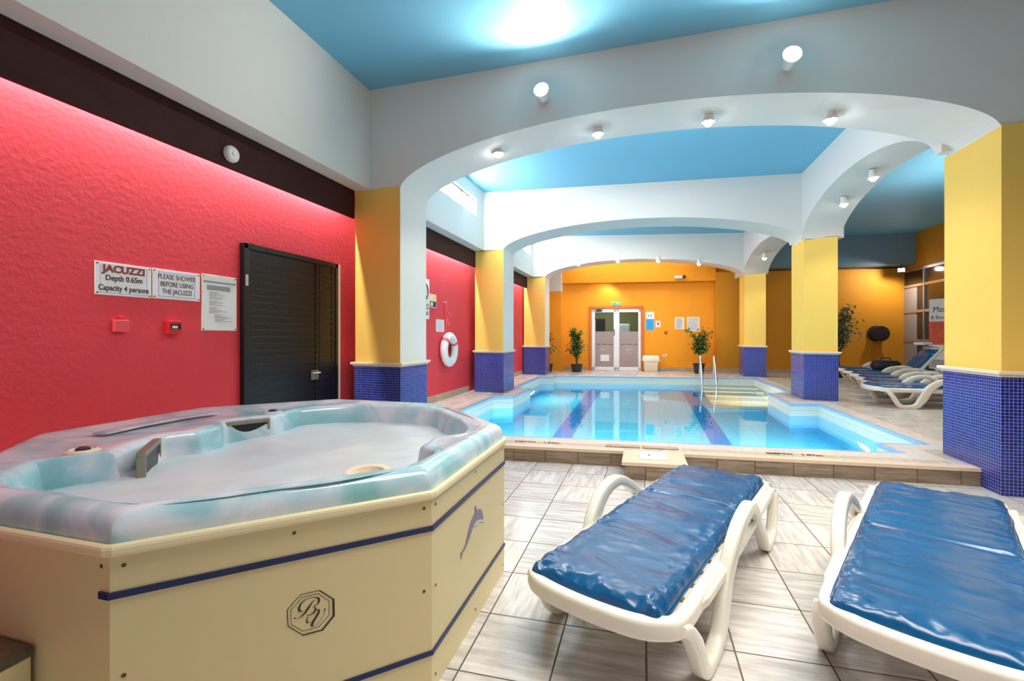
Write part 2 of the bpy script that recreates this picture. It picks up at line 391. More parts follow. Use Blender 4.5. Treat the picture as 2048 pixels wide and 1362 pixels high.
def text(s, size, m, parent, x=0, z=0, y=-.004, name='lettering', sx=1, align='CENTER', bold=0, flat=False, ext=.0006):
    cu = bpy.data.curves.new('t', 'FONT'); cu.body = s; cu.size = size; cu.align_x = align; cu.align_y = 'CENTER'; cu.extrude = ext; cu.offset = bold
    t = bpy.data.objects.new('t', cu); C.objects.link(t); bpy.context.view_layer.update()
    me = bpy.data.meshes.new_from_object(t.evaluated_get(bpy.context.evaluated_depsgraph_get()))
    bpy.data.objects.remove(t); bpy.data.curves.remove(cu)
    mt = Matrix.Diagonal((sx, 1, 1, 1))
    if not flat: mt = Matrix.Translation((x, y, z)) @ Matrix.Rotation(PI/2, 4, 'X') @ mt
    else: mt = Matrix.Translation((x, z, y)) @ mt
    me.transform(mt); me.materials.clear(); me.materials.append(m); me.name = name
    o = bpy.data.objects.new(name, me); C.objects.link(o); o.parent = parent; WM[o.name] = WM[parent.name]
    return o
def stroke(pts, wd):
    """tapered flat stroke in (x,z); returns a polygon list"""
    P = [Vector(p) for p in pts]; Q = []
    for i in range(len(P)-1):     # catmull-rom refinement
        p0, p1, p2, p3 = P[max(i-1, 0)], P[i], P[i+1], P[min(i+2, len(P)-1)]
        for k in range(5):
            t = k/5; Q.append((.5*((2*p1)+(p2-p0)*t+(2*p0-5*p1+4*p2-p3)*t*t+(3*p1-p0-3*p2+p3)*t**3), i+t))
    Q.append((P[-1], len(P)-1)); L_, R_ = [], []
    for i, (q, u) in enumerate(Q):
        t = Q[min(i+1, len(Q)-1)][0]-Q[max(i-1, 0)][0]; t.normalize(); nn = Vector((-t.y, t.x))
        k = int(u); fr = u-k; wv = wd[min(k, len(wd)-1)]*(1-fr)+wd[min(k+1, len(wd)-1)]*fr
        L_.append(q+nn*wv/2); R_.append(q-nn*wv/2)
    return L_, R_
def add_stroke(mb, pts, wd, y=-.002):
    L_, R_ = stroke(pts, wd); n = len(L_)
    vs = [(p.x, y, p.y) for p in L_]+[(p.x, y, p.y) for p in R_]
    mb.add(vs, [(i, i+1, n+i+1, n+i) for i in range(n-1)])

# ------------------------------------------------------------ room shell
ZC = 4.2; XL = -3.46; XR = 7.4; YB = -3.5; DK = .155; FA = math.atan(.12)
yf = lambda x: 15.53+.12*x
yd = lambda x: 4.72+.077*x        # front edge of the raised pool deck
st = lambda o: tag(o, kind='structure')
st(MB().box(XL-.3, XR+.3, YB-.2, 5.5, -.1, 0).build('floor', M['floor']))
# pool outline at deck level, counter-clockwise
POOL = [(-2.69, 4.97), (2.44, 5.37), (2.40, 5.80), (2.86, 5.86), (2.82, 8.83), (2.37, 8.75), (2.38, 10.2), (2.85, 10.45), (2.86, 13.75), (-2.4, 12.98), (-2.42, 12.6), (-2.76, 12.55), (-2.72, 9.73), (-2.36, 9.69), (-2.36, 8.32), (-2.70, 8.15)]
def offset(poly, d):
    n = len(poly); out = []
    for i in range(n):
        a, b, c = Vector(poly[i-1]), Vector(poly[i]), Vector(poly[(i+1) % n])
        t1, t2 = (b-a).normalized(), (c-b).normalized()
        n1, n2 = Vector((t1.y, -t1.x)), Vector((t2.y, -t2.x))
        k = (n1+n2); k = k/(k.length_squared/2) if k.length > .2 else n1
        out.append(tuple(b+k*d))
    return out
def ring(inner, outer, z0, z1):
    mb = MB(); n = len(inner)
    vs = [(p[0], p[1], z) for z in (z0, z1) for pl in (inner, outer) for p in pl]
    fs = []
    for i in range(n):
        j = (i+1) % n
        fs += [(2*n+i, 2*n+j, 3*n+j, 3*n+i), (i, n+i, n+j, j), (i, j, 2*n+j, 2*n+i), (n+i, 3*n+i, 3*n+j, n+j)]
    return mb.add(vs, fs)
R1, R2, R3 = offset(POOL, .035), offset(POOL, .20), offset(POOL, .245)
R2[0] = (R2[0][0], max(R2[0][1], yd(R2[0][0])+.05)); 
def clampy(pl, m):
    return [(p[0], max(p[1], yd(p[0])+m)) for p in pl]
R2 = clampy(R2, .075); R3 = clampy(R3, .035)
outer = [(XL, yd(XL)), (-.18, yd(-.18)), (-.165, 4.30), (.37, 4.34), (.36, yd(.36)), (XR, yd(XR)), (XR, 16.9), (XL, 16.9)]
# the hole of the deck is the outer ring of the coping
polys = [[Vector((p[0], p[1], 0)) for p in outer], [Vector((p[0], p[1], 0)) for p in R3]]
tri = geometry.tessellate_polygon(polys)
allp = outer+R3
mb = MB(); mb.add([(p[0], p[1], DK) for p in allp], [tuple(t) for t in tri], 0)
n = len(outer)
for i in range(n):
    j = (i+1) % n; a, b = outer[i], outer[j]
    mb.add([(a[0], a[1], 0), (b[0], b[1], 0), (b[0], b[1], DK), (a[0], a[1], DK)], [(0, 1, 2, 3)], 1)
st(mb.build('floor', [M['deck'], M['riser']])).name = 'floor_pool_deck'
# pale nosing along the front of the deck
ed = [(XL, yd(XL)), (-.18, yd(-.18)), (-.165, 4.30), (.37, 4.34), (.36, yd(.36)), (2.83, yd(2.83))]
mb = MB()
def nose(a, b, wd, top):
    a, b = Vector(a), Vector(b); t = (b-a).normalized(); nn = Vector((-t.y, t.x))
    q = [a-nn*.008, b-nn*.008, b+nn*wd, a+nn*wd]; mb.prism([(p.x, p.y) for p in q], top-.028, top+.0015)
nose(ed[0], ed[1], .1, DK); nose(ed[4], ed[5], .1, DK)
mb.prism([(-.19, 4.29), (.38, 4.33), (.37, 4.80), (-.19, 4.76)], DK-.028, DK+.002)
st(mb.build('trim_1', M['peach']))

# far wall with the door opening, walls of the lobby behind
wall = thing('wall_far', None, None, (0, yf(0), 0), FA, kind='structure')
k = math.cos(FA)
mb = MB()
DX0, DX1, DZ = -1.68/k, -.05/k, 2.235
def wb(x0, x1, z0, z1, y0=0, y1=.2): mb.box(x0, x1, y0, y1, z0, z1)
wb(-3.6, DX0, DK, ZC); wb(DX1, 7.55, DK, ZC); wb(DX0, DX1, DZ, ZC)
mb.build('plaster', M['orange'], wall, local=True)
mb = MB(); mb.box(-2.62/k, 2.15/k, -.22, 0, 3.02, ZC); mb.build('upper_ledge', M['orange'], wall, local=True, bevel=.01)
mb = MB(); mb.box(2.15/k, 7.5, -.26, 0, DK, 3.28); mb.build('right_projection', M['amber'], wall, local=True, bevel=.008)  # orange wall going on; its weaker light is put into darker plaster
mb = MB()
for x0, x1, yy in ((-3.6, -1.8, 0), (-.0, 2.15/k, 0), (2.15/k-.012, 7.4, -.26)): mb.box(x0, x1, yy-.012, yy, DK, DK+.12)
b = mb.build('baseboard', M['base'], wall, local=True)
tag(thing('wall_lobby', None, None, (0, yf(0), 0), FA, kind='structure'))
lob = bpy.data.objects['wall_lobby']
mb = MB(); mb.box(-3, 2.2, 3.0, 3.1, 0, 2.9); mb.box(-3.1, -3, .2, 3.1, 0, 2.9); mb.box(2.2, 2.3, .2, 3.1, 0, 2.9); mb.box(-3.1, 2.3, .2, 3.1, 2.9, 3.0); mb.box(-3.1, 2.3, .2, 3.1, 0, DK-.002)
mb.build('lobby_shell', M['lobby'], lob, local=True)
mb = MB(); mb.box(-2.0, -1.1, 2.9, 3.0, DK, 1.95); mb.build('lobby_doorway', M['timber'], lob, local=True)
mb = MB(); mb.box(-1.62, -1.48, 2.4, 2.55, DK, 1.9); mb.build('lobby_post', M['white'], lob, local=True)
mb = MB(); mb.box(-.75, -.2, 2.2, 2.7, DK, 1.75); mb.build('lobby_cabinet', M['white'], lob, local=True, bevel=.08, seg=4)
lw = WM['wall_lobby']
area('lobby_light', lw @ Vector((-.8, 1.4, 2.8)), lw @ Vector((-.8, 1.6, 0)), 1, 1, 30, (1, .93, .8))

st(MB().box(XL-.2, XL, YB, 17, 0, ZC).build('wall_left', M['red']))
st(MB().box(XR, XR+.2, YB, 17, 0, ZC).build('wall_right', M['amber']))
st(MB().box(XL-.2, XR+.2, YB-.2, YB, 0, ZC).build('wall_rear', M['white']))
st(MB().box(XL-.2, XR+.2, YB-.2, 17, ZC, ZC+.15).build('ceiling', M['blue']))
mb = MB()
mb.box(XL, XL+.012, 5.46, 8.84, DK, DK+.12); mb.box(XL, XL+.012, 9.5, 13.2, DK, DK+.12); mb.box(XL, XL+.012, 4.5, 4.78, DK, DK+.12); mb.box(XL, XL+.012, 13.8, 15.0, DK, DK+.12)
st(mb.build('baseboard_left', M['base']))
# white bulkhead over the left wall with clerestory openings
mb = MB(); z0 = 3.03
wins = [(6.66, 8.38), (11.1, 12.85)]
mb.box(XL, -3.11, YB, wins[0][0], z0, ZC)
mb.box(XL, -3.11, wins[0][1], wins[1][0], z0, ZC); mb.box(XL, -3.11, wins[1][1], 15.3, z0, ZC)
for a, b in wins: mb.box(XL, -3.11, a, b, z0, 3.62); mb.box(XL, -3.11, a, b, 3.95, ZC)
st(mb.build('trim_2', M['white']))
for i, (a, b) in enumerate(wins):
    wnd = thing('window_%d' % (i+1), None, None, (-3.2, a, 3.62), 0, kind='structure')
    MB().box(-3.24, -3.22, a, b, 3.62, 3.95).build('pane', M['pane'], wnd)
    mb = MB()
    for y in (a, a+.55, a+1.1, b-.32, b-.03): mb.box(-3.22, -3.17, y, y+.03, 3.62, 3.95)
    mb.box(-3.22, -3.17, a, b, 3.62, 3.645); mb.box(-3.22, -3.17, a, b, 3.925, 3.95)
    mb.build('window_frame', M['wframe2'], wnd)
# dark timber boards in front of the cove lights
for i, (a, b) in enumerate(((YB, 4.76), (5.44, 8.86), (9.6, 13.22))):
    mb = MB(); mb.box(-3.345, -3.31, a, b, 2.70, 3.03)
    st(mb.build('trim_%d' % (i+3), M['timber'], bevel=.004))

# arch beams
def arch_pts(nn, rise, ex=.6):
    out = []
    for i in range(nn+1):
        t = -1+2*i/nn; out.append((t, rise*max(0, 1-t*t)**ex))
    return out
def beam(name, A, B, d, zs, rise, extL, extR, axis='x'):
    """beam whose front face runs from A to B (plan), extended flat past both ends, depth d"""
    A, B = Vector(A), Vector(B); t = (B-A).normalized(); L = (B-A).length
    nn = Vector((0, 1)) if axis == 'x' else Vector((1, 0))
    prof = [(-extL, zs), (0, zs)]+[((1+math.sin(a_*PI/2))/2*L, zs+rise*max(0, 1-math.sin(a_*PI/2)**2)**.6) for a_ in [(-1+2*i/48) for i in range(1, 48)]]+[(L, zs), (L+extR, zs)]
    mb = MB(); vs = []
    for s_, z in prof:
        p = A+t*s_; q = p+nn*d
        vs += [(p.x, p.y, z), (p.x, p.y, ZC), (q.x, q.y, z), (q.x, q.y, ZC)]
    fs = []
    for i in range(len(prof)-1):
        a = 4*i; b = a+4
        fs += [(a, b, b+1, a+1), (a+2, a+3, b+3, b+2), (a, a+2, b+2, b), (a+1, b+1, b+3, a+3)]
    m_ = 4*(len(prof)-1); fs += [(0, 1, 3, 2), (m_, m_+2, m_+3, m_+1)]
    mb.add(vs, fs); return st(mb.build(name, M['white']))
beam('trim_6', (-2.7, 4.76), (2.81, 4.72), .68, 3.02, .57, .5, 4.5)
beam('trim_7', (-2.7, 8.83), (2.77, 9.32), .75, 3.03, .50, .5, .62)
beam('trim_8', (-2.75, 13.2), (2.75, 14.25), .65, 3.03, .48, .5, .62)
beam('trim_9', (2.72, 5.42), (2.72, 9.34), .62, 3.05, .56, .1, .1, axis='y')
beam('trim_10', (2.72, 10.05), (2.72, 14.27), .62, 3.05, .5, .1, .1, axis='y')
beam('trim_11', (2.72, 14.9), (2.72, 15.8), .62, 3.05, .0, .1, .1, axis='y')
mb = MB(); mb.prism([(3.35, yf(3.35)-.75), (XR, yf(XR)-.75), (XR, yf(XR)), (3.35, yf(3.35))], 3.33, ZC)
st(mb.build('trim_12', M['greyblue']))

# columns: yellow shaft (pool side painted white on the left row), stone cap, blue mosaic foot
def column(label, x0, x1, yA, yB, d, zb, cap0, cap1, white_side, ztop=3.03):
    poly = [(x0, yA), (x1, yB), (x1, yB+d), (x0, yA+d)]
    o = thing('column', label, 'column', ((x0+x1)/2, (yA+yB+d)/2, zb), kind='structure')
    def inset(e): return [(x0-e, yA-e), (x1+e, yB-e), (x1+e, yB+d+e), (x0-e, yA+d+e)]
    mb = MB(); mb.prism(inset(0), cap1, ztop, 0, [0, 1 if white_side else 0, 0, 0]); mb.build('shaft', [M['yellow'], M['white']], o)
    mb = MB(); mb.prism(inset(.008), zb, cap0, 0); mb.build('mosaic_foot', M['mosaic'], o)
    mb = MB(); mb.prism(inset(.045), cap0+.02, cap1, 0); mb.prism(inset(.025), cap0, cap0+.02, 0); mb.build('cap', M['cap'], o, bevel=.008)
    return o
column('yellow and white column beside the black door, nearest of the left row', -3.31, -2.70, 4.77, 4.75, .66, DK, .94, .99, True)
column('middle column of the left row, beyond the white life ring', -3.32, -2.70, 8.86, 8.81, .76, DK, .95, 1.0, True)
column('farthest column of the left row, on a short blue mosaic foot', -3.42, -2.77, 13.25, 13.2, .66, DK, .95, 1.0, True)
column('nearest column on the right, large and cut by the photo edge', 2.81, 3.5, 4.71, 4.71, .74, 0, .965, 1.015, False)
column('second column of the right row, standing at the pool notch', 2.77, 3.26, 9.38, 9.28, .72, DK, .97, 1.02, False)
column('farthest column of the right row, behind the pool steps', 2.74, 3.24, 14.3, 14.1, .7, DK, .97, 1.02, False)
mb = MB(); mb.box(-3.44, -2.58, 14.86, 15.3, DK, 2.75); tag(mb.build('pilaster', M['orange'], bevel=.006), kind='structure').name = 'wall_pilaster'
mb = MB(); mb.box(-3.44, -2.58, 14.86, 15.3, 2.75, ZC); tag(mb.build('pilaster', M['white'], bevel=.006), kind='structure').name = 'wall_pilaster_head'

# glazing of the side aisle
wnd = thing('window_3', None, None, (XR, 15, DK), 0, kind='structure')
mb = MB()
for y in (16.3, 15.15, 14.0, 12.85, 11.7): mb.box(XR-.07, XR, y-.05, y, DK, 3.2)
for y0, y1 in ((15.15, 16.3), (14.0, 15.15), (12.85, 14.0), (11.7, 12.85)):
    for z in (DK, 1.13, 1.95, 2.68, 3.13): mb.box(XR-.06, XR, y0, y1, z, z+.07)
mb.build('window_frame', M['steel'], wnd, bevel=.005)
mb = MB(); mb.box(XR-.03, XR-.02, 11.65, 16.3, DK, 3.2); mb.build('glass', M['darkpane'], wnd)
mb = MB(); mb.box(XR-.045, XR-.032, 15.5, 16.22, DK+.1, 2.66); mb.build('blind', M['curtain'], wnd)

# ------------------------------------------------------------ swimming pool
pool = thing('swimming_pool', 'rectangular tiled swimming pool with blue water and notched edges', 'pool', (0, 9, DK))
ZW = -.045; ZF = -1.42
n = len(POOL); mb = MB()
for i in range(n):
    a, b = POOL[i], POOL[(i+1) % n]; mb.add([(a[0], a[1], ZF), (b[0], b[1], ZF), (b[0], b[1], DK-.01), (a[0], a[1], DK-.01)], [(0, 1, 2, 3)])
mb.build('pool_wall', M['poolwall'], pool)
mb = MB(); mb.flat([(p[0], p[1], ZF) for p in POOL]); mb.build('pool_floor', M['poolfloor'], pool)
mb = MB(); mb.flat([(p[0], p[1], ZW) for p in POOL]); wt = mb.build('water_surface', M['water'], pool)
ring(offset(POOL, -.012), R1, DK-.035, DK+.004).build('edge_tiles', M['bluetrim'], pool, bevel=.008)
ring(R1, R2, DK-.03, DK+.002).build('coping', M['coping'], pool)
ring(R2, R3, DK-.03, DK+.0025).build('coping_border', M['peach'], pool)
for i in range(5):
    mb = MB(); y1 = 13.5+.2-i*.58; 
    mb.box(1.45, 2.84, y1-.58, y1, ZF, -.17-i*.24)
    mb.build('step', M['steptile'], pool, bevel=.015)
    mb = MB(); mb.box(1.45, 2.84, y1-.585, y1-.53, -.172-i*.24, -.164-i*.24); mb.build('step_nosing', M['nosing'], pool)
for X0, Y0 in ((-1.10, 4.835), (1.40, 5.02)):
    for wd_, dx_ in (('DEPTH', -.13), ('1.57m', .15)):
        t = text(wd_, .075, M['screw'], pool, flat=True, name='depth_marking', x=dx_, z=0, y=0, bold=.002)
        t.data.transform(Matrix.Translation((X0-0, Y0-9, .0032)) @ Matrix.Rotation(.077, 4, 'Z'))
sk = thing('skimmer_cover', 'white square skimmer lid set in the pool edge box', 'cover', (.08, 4.6, DK), .03)
MB().box(-.12, .13, -.16, .14, .001, .009).build('lid', M['signw'], sk, local=True, bevel=.004)
MB().lathe([(.012, 0), (.012, .003)], (-.03, -.02, .009), 12).build('lid_hole', M['blackp'], sk, local=True)
for x0, x1 in ((-.39, -.03), (-.015, .34)):
    g = thing('gutter_cover', 'long grey tile strip let into the pool edge, %s of the two' % ('left' if x0 < -.1 else 'right'), 'cover', ((x0+x1)/2, yd((x0+x1)/2)+.2, DK), .077)
    MB().box(-.175, .175, -.05, .05, .0035, .008).build('cover_plate', M['base'], g, local=True)
for (x, y, rz, lab) in ((2.70, 6.9, PI, 'round underwater pool lamp on the right pool wall'), (-2.60, 6.2, 0, 'round underwater pool lamp on the near left pool wall'), (-2.68, 11, 0, 'round underwater pool lamp on the far left pool wall')):
    pass
# hand rails
def rail(x, y, label):
    o = thing('pool_handrail', label, 'handrail', (x, y, DK), 0, 'handrails at the pool steps')
    pts = [(0, .12, 0), (0, .12, .42)]
    for k_ in range(9):
        a = PI*k_/8; pts.append((0, .06+.06*math.cos(a), .48+.1*math.sin(a)))
    pts += [(0, -.1, .36), (0, -.35, .02), (0, -.5, -.25), (0, -.58, -.5)]
    MB().tube(pts, .027, 12).build('rail_tube', M['chrome'], o, local=True, smooth=True)
    MB().lathe([(.045, 0), (.045, .012), (.024, .02)], (0, .12, 0), 20).build('base_flange', M['chrome'], o, local=True, smooth=True)
rail(1.52, 13.72, 'chrome handrail at the pool steps, left of the pair'); rail(1.88, 13.75, 'chrome handrail at the pool steps, right of the pair')

# ------------------------------------------------------------ hot tub
TC = Vector((-1.834, 1.985)); AP = 1.092
tub = thing('hot_tub', 'large octagonal hot tub with cream cabinet and marbled blue shell', 'hot tub', (TC.x, TC.y, 0))
def octa(ap): return [(TC.x+ap/math.cos(PI/8)*math.cos(PI/8+i*PI/4), TC.y+ap/math.cos(PI/8)*math.sin(PI/8+i*PI/4)) for i in range(8)]
mb = MB(); oa = octa(AP); ob = octa(AP-.03)
mb.add([(p[0], p[1], z) for z in (0, .715) for pl_ in (oa, ob) for p in pl_], [f for i in range(8) for j in [(i+1) % 8] for f in ((i, j, 16+j, 16+i), (8+i, 24+i, 24+j, 8+j), (16+i, 16+j, 24+j, 24+i), (i, 8+i, 8+j, j))])
mb.build('cabinet', M['cabinet'], tub)
mb = MB(); oc = octa(AP+.004); mb.sweep([(p[0], p[1], .725) for p in [tuple(Vector(oc[i]).lerp(Vector(oc[(i+1) % 8]), t)) for i in range(8) for t in (.01, .99)]], .017, .013, (0, 0, 1), closed=True, e=.8); mb.build('trim_moulding', M['cabtrim'], tub)
# navy stripes: on the diagonal and the right panel, with a short return on the front panel
P1, P2, P3 = (-1.382, .893), (-.742, 1.533), (-.742, 2.437)
mb = MB()
for z, h in ((.603, .018), (.15, .016)):
    e = .006; q1 = (P1[0], P1[1]); out = []
    a = [(P1[0]+.0, P1[1]-e), (P2[0]+e, P2[1]-.0), (P3[0]+e, P3[1])]
    a = [(P1[0]+.002, P1[1]-e), (P2[0]+e, P2[1]-.002), (P3[0]+e, P3[1])]
    inn = [(P1[0], P1[1]+.01), (P2[0]-.01, P2[1]), (P3[0]-.01, P3[1])]
    for i in range(2): mb.prism([a[i], a[i+1], inn[i+1], inn[i]], z-h/2, z+h/2)
mb.box(P1[0]-.035, P1[0]+.002, P1[1]-.006, P1[1]+.01, .594, .612)
mb.build('stripe', M['stripe'], tub)
# screws
def scr(px, py, nx, ny, z):
    t = Vector((-ny, nx)); c = Vector((px, py)); r = .006
    vs = [(c.x+t.x*r*math.cos(a*PI/4)+nx*.0015, c.y+t.y*r*math.cos(a*PI/4)+ny*.0015, z+r*math.sin(a*PI/4)) for a in range(8)]; MB().flat(vs).build('screw', M['screw'], tub)
r2 = math.sqrt(.5)
for s_ in (.03, .45, .875):
    for z in (.68, .38, .05):
        if s_ == .45 and z == .38: continue
        scr(P1[0]+s_*r2, P1[1]+s_*r2, r2, -r2, z); scr(P2[0], P2[1]+s_, 1, 0, z)
scr(P1[0]-.03, P1[1], 0, -1, .68)
# emblem on the diagonal panel
em = thing('x', None, None); bpy.data.objects.remove(em)
T45 = Matrix.Translation((P1[0], P1[1], 0)) @ Matrix.Rotation(PI/4, 4, 'Z')
mb = MB(); T = lambda pts: pts
OO = [(.4685, .4796), (.5241, .4782), (.5666, .4376), (.5678, .3834), (.532, .3473), (.475, .3489), (.4326, .3903), (.4303, .4431)]
OI = [(.4732, .47), (.5198, .4689), (.5535, .4352), (.5535, .3896), (.5222, .3608), (.475, .3612), (.4412, .3934), (.4401, .4384)]
def loop(pts, w_):
    n_ = len(pts)
    for i in range(n_):
        a, b = Vector(pts[i]), Vector(pts[(i+1) % n_]); t = (b-a).normalized(); nn = Vector((-t.y, t.x)); ww = w_[i] if isinstance(w_, list) else w_
        a2, b2 = a-t*ww*.4, b+t*ww*.4
        mb.flat([(p.x, -.002-i*.00002, p.y) for p in (a2-nn*ww/2, b2-nn*ww/2, b2+nn*ww/2, a2+nn*ww/2)])
loop(OO, [.002, .0035, .0065, .006, .004, .0025, .0025, .002]); loop(OI, .0016)
add_stroke(mb, [(.4760, .4235), (.4721, .4259), (.4662, .4282), (.4638, .4379), (.4709, .4526), (.4886, .4619), (.5101, .4598), (.521, .4529), (.5228, .4452), (.5186, .4365), (.5053, .4318), (.5113, .4255), (.5113, .4177), (.5053, .4103), (.4934, .4073), (.485, .4117)],
           [.001, .002, .006, .0065, .004, .0015, .002, .006, .006, .003, .001, .004, .0055, .004, .002, .001], -.0026)
add_stroke(mb, [(.5113, .4516), (.5029, .4462), (.491, .4314), (.4803, .4177), (.4674, .4086), (.4569, .4072), (.4510, .4095), (.4512, .4125)], [.001, .003, .0065, .0055, .002, .001, .003, .004], -.0028)
add_stroke(mb, [(.4922, .407), (.4874, .3987), (.4862, .3887), (.4898, .3844), (.4951, .3873)], [.001, .003, .005, .003, .001], -.003)
add_stroke(mb, [(.5120, .4185), (.5216, .416), (.521, .407), (.5126, .3939), (.5041, .382), (.5005, .3714)], [.001, .005, .0065, .0065, .007, .008], -.0032)
add_stroke(mb, [(.5005, .3701), (.5101, .3685), (.5222, .3753), (.5344, .3926), (.5406, .4092), (.5393, .4155)], [.003, .0012, .001, .001, .002, .006], -.0034)
mb.xform(T45); mb.build('monogram_emblem', M['emblem'], tub)
T90 = Matrix.Translation((P2[0], P2[1], 0)) @ Matrix.Rotation(PI/2, 4, 'Z')
DB = [(.4374, .5273), (.456, .5196), (.4685, .4951), (.4909, .4947), (.5202, .4831), (.5403, .4633), (.5538, .44), (.5572, .4181), (.5104, .4395), (.4717, .4489), (.4343, .4481), (.4041, .43), (.3748, .4082), (.3462, .3912), (.3184, .3807), (.2913, .3787), (.2781, .3525), (.2728, .3811), (.2624, .3919), (.2967, .3874), (.3294, .4036), (.3406, .4185), (.3633, .4467), (.3982, .4773), (.4466, .4957)]
def tess(pts, y):
    tr = geometry.tessellate_polygon([[Vector((p[0], p[1], 0)) for p in pts]]); m2 = MB(); m2.add([(p[0], y, p[1]) for p in pts], [tuple(t) for t in tr]); return m2
dl = tess(DB, -.002).xform(T90).build('dolphin_decal', M['dolphin'], tub)
DW = [(.5104, .4395), (.5572, .4181), (.5641, .3993), (.5236, .422), (.4909, .4303), (.4529, .4146), (.4717, .429), (.4343, .4373), (.4222, .44), (.4343, .4481), (.4717, .4489)]
o = tess(DW, -.0024).xform(T90).build('belly', M['dolphinw'], dl)

# marbled shell
CC = Vector((-1.6, 1.95))
INN = [(-2.16, 1.06), (-1.75, 1.03), (-1.42, 1.03), (-1.14, 1.26), (-.90, 1.54), (-.87, 1.80), (-.98, 1.90), (-1.0, 2.06), (-.90, 2.2), (-.93, 2.35), (-1.13, 2.62), (-1.44, 2.88), (-2.0, 2.85), (-2.24, 2.6), (-2.20, 2.32), (-2.33, 2.12), (-2.26, 2.0), (-2.23, 1.86), (-2.30, 1.70), (-2.1, 1.48), (-2.17, 1.42), (-2.32, 1.25)]
pol = sorted(((math.atan2(y-CC.y, x-CC.x)) % (2*PI), math.hypot(x-CC.x, y-CC.y)) for x, y in INN)
def rin(th):
    th %= 2*PI; n_ = len(pol)
    for i in range(n_):
        a0 = pol[i][0]; a1 = pol[(i+1) % n_][0]+(2*PI if i == n_-1 else 0); t_ = th if th >= pol[0][0] or i < n_-1 else th+2*PI
        if i == n_-1 and th < pol[0][0]: t_ = th+2*PI
        if a0 <= t_ <= a1:
            f = (t_-a0)/(a1-a0); f = f*f*(3-2*f)*.5+f*.5; return pol[i][1]*(1-f)+pol[(i+1) % n_][1]*f
    return pol[0][1]
def rout(th, ap):
    best = 9
    for i in range(8):
        a = i*PI/4; nx, ny = math.cos(a), math.sin(a); dd = nx*math.cos(th)+ny*math.sin(th)
        if dd > 1e-6:
            r = (ap-(nx*(CC.x-TC.x)+ny*(CC.y-TC.y)))/dd; best = min(best, r)
    return best
NA = 320
angs = sorted([2*PI*i/NA for i in range(NA)]+[math.atan2(p[1]-CC.y, p[0]-CC.x) % (2*PI) for p in octa(AP-.01)])
oprof = [(.0, .738), (.0, .760), (.004, .782), (.014, .800), (.030, .812), (.05, .818), (.07, .818)]
iprof = [(.07, .812), (.04, .811), (.018, .806), (.004, .796), (-.004, .775), (-.012, .73), (-.03, .64), (-.08, .5)]
def shell(i, j):
    th = angs[i % len(angs)]; d = Vector((math.cos(th), math.sin(th))); ri = rin(th)
    if j < len(oprof): ins, z = oprof[j]; r = rout(th, AP-.006-ins)
    elif j < len(oprof)+4:
        f = (j-len(oprof)+1)/5; r = rout(th, AP-.076)*(1-f)+(ri+.07)*f; wid = rout(th, AP)-ri
        z = .816-.02*math.sin(PI*f)*min(1, max(0, (wid-.2)/.2))
    else:
        ins, z = iprof[j-len(oprof)-4]; ro = rout(th, AP-.076); r = min(ri+ins, ro-.002*(j-len(oprof)-4) if ins > .02 else 9)
    p = CC+d*r; return (p.x, p.y, z)
mb = MB(); mb.grid(shell, len(angs), len(oprof)+4+len(iprof), closed_u=True)
sh = mb.build('shell', M['shell'], tub, smooth=True)
# foaming water
mb = MB()
def wfn(i, j):
    th = angs[i]; r = (rin(th)+.0)*j/14; x, y = CC.x+r*math.cos(th), CC.y+r*math.sin(th)
    return (x, y, .69+.016*noise.noise(Vector((x*3.1, y*3.1, 2)))+.01*noise.noise(Vector((x*8, y*8, 5))))
mb.grid(wfn, len(angs), 15, closed_u=True); mb.build('foaming_water', M['foam'], tub, smooth=True)
# raised pillow blocks, knobs, grates, filter cup
for (x, y, lab, m_) in ((-2.30, 1.384, 'cream air control knob with black centre', 'cap'), (-2.293, 2.42, 'blue air control knob', 'shell'),):
    kn = MB().lathe([(.062, -.006), (.060, .008), (.045, .016), (.042, .010)], (x, y, .806), 28).build('control_knob', M[m_], tub, smooth=True); kn['label'] = lab
    MB().lathe([(.026, .0), (.026, .012), (.014, .018)], (x, y, .812), 20).build('knob_centre', M['pot'], kn, smooth=True)
kn = MB().lathe([(.085, -.05), (.085, .004), (.078, .008), (.06, .004), (.05, -.03)], (-.99, 1.50, .797), 32).build('filter_cup', M['cap'], tub, smooth=True); kn['label'] = 'round cream cup in the near right corner'
hb = MB(); hb.box(-.985, -.78, 1.90, 2.08, .60, .806); hb = hb.build('headrest', M['shell'], tub, bevel=.025, seg=4)
def grate(a, b, z0, z1, nin):
    a, b = Vector(a), Vector(b); t = (b-a).normalized(); nn = Vector(nin).normalized(); L = (b-a).length
    M4 = Matrix(((t.x, nn.x, 0, a.x), (t.y, nn.y, 0, a.y), (0, 0, 1, 0), (0, 0, 0, 1)))
    mb = MB(); mb.box(0, L, -.02, .014, z1-.022, z1); mb.box(0, .014, -.02, .014, z0, z1-.022); mb.box(L-.014, L, -.02, .014, z0, z1-.022)
    o = mb.xform(M4).build('intake_frame', M['intake'], tub, bevel=.003)
    mb = MB(); mb.box(.014, L-.014, -.01, .006, z0, z1-.022); mb.xform(M4).build('intake_slot', M['blackp'], o)
grate((-2.30, 1.70), (-2.09, 1.475), .66, .80, (.7, .72)); grate((-2.21, 2.31), (-2.345, 2.11), .73, .80, (.8, -.5))
mb = MB(); mb.sweep([(-2.62, 1.65, .813), (-2.66, 1.85, .813), (-2.66, 2.1, .813), (-2.62, 2.3, .813)], .006, .045, (0, 0, 1), e=.7); mb.build('drink_tray_ridge', M['shell'], tub, smooth=True)

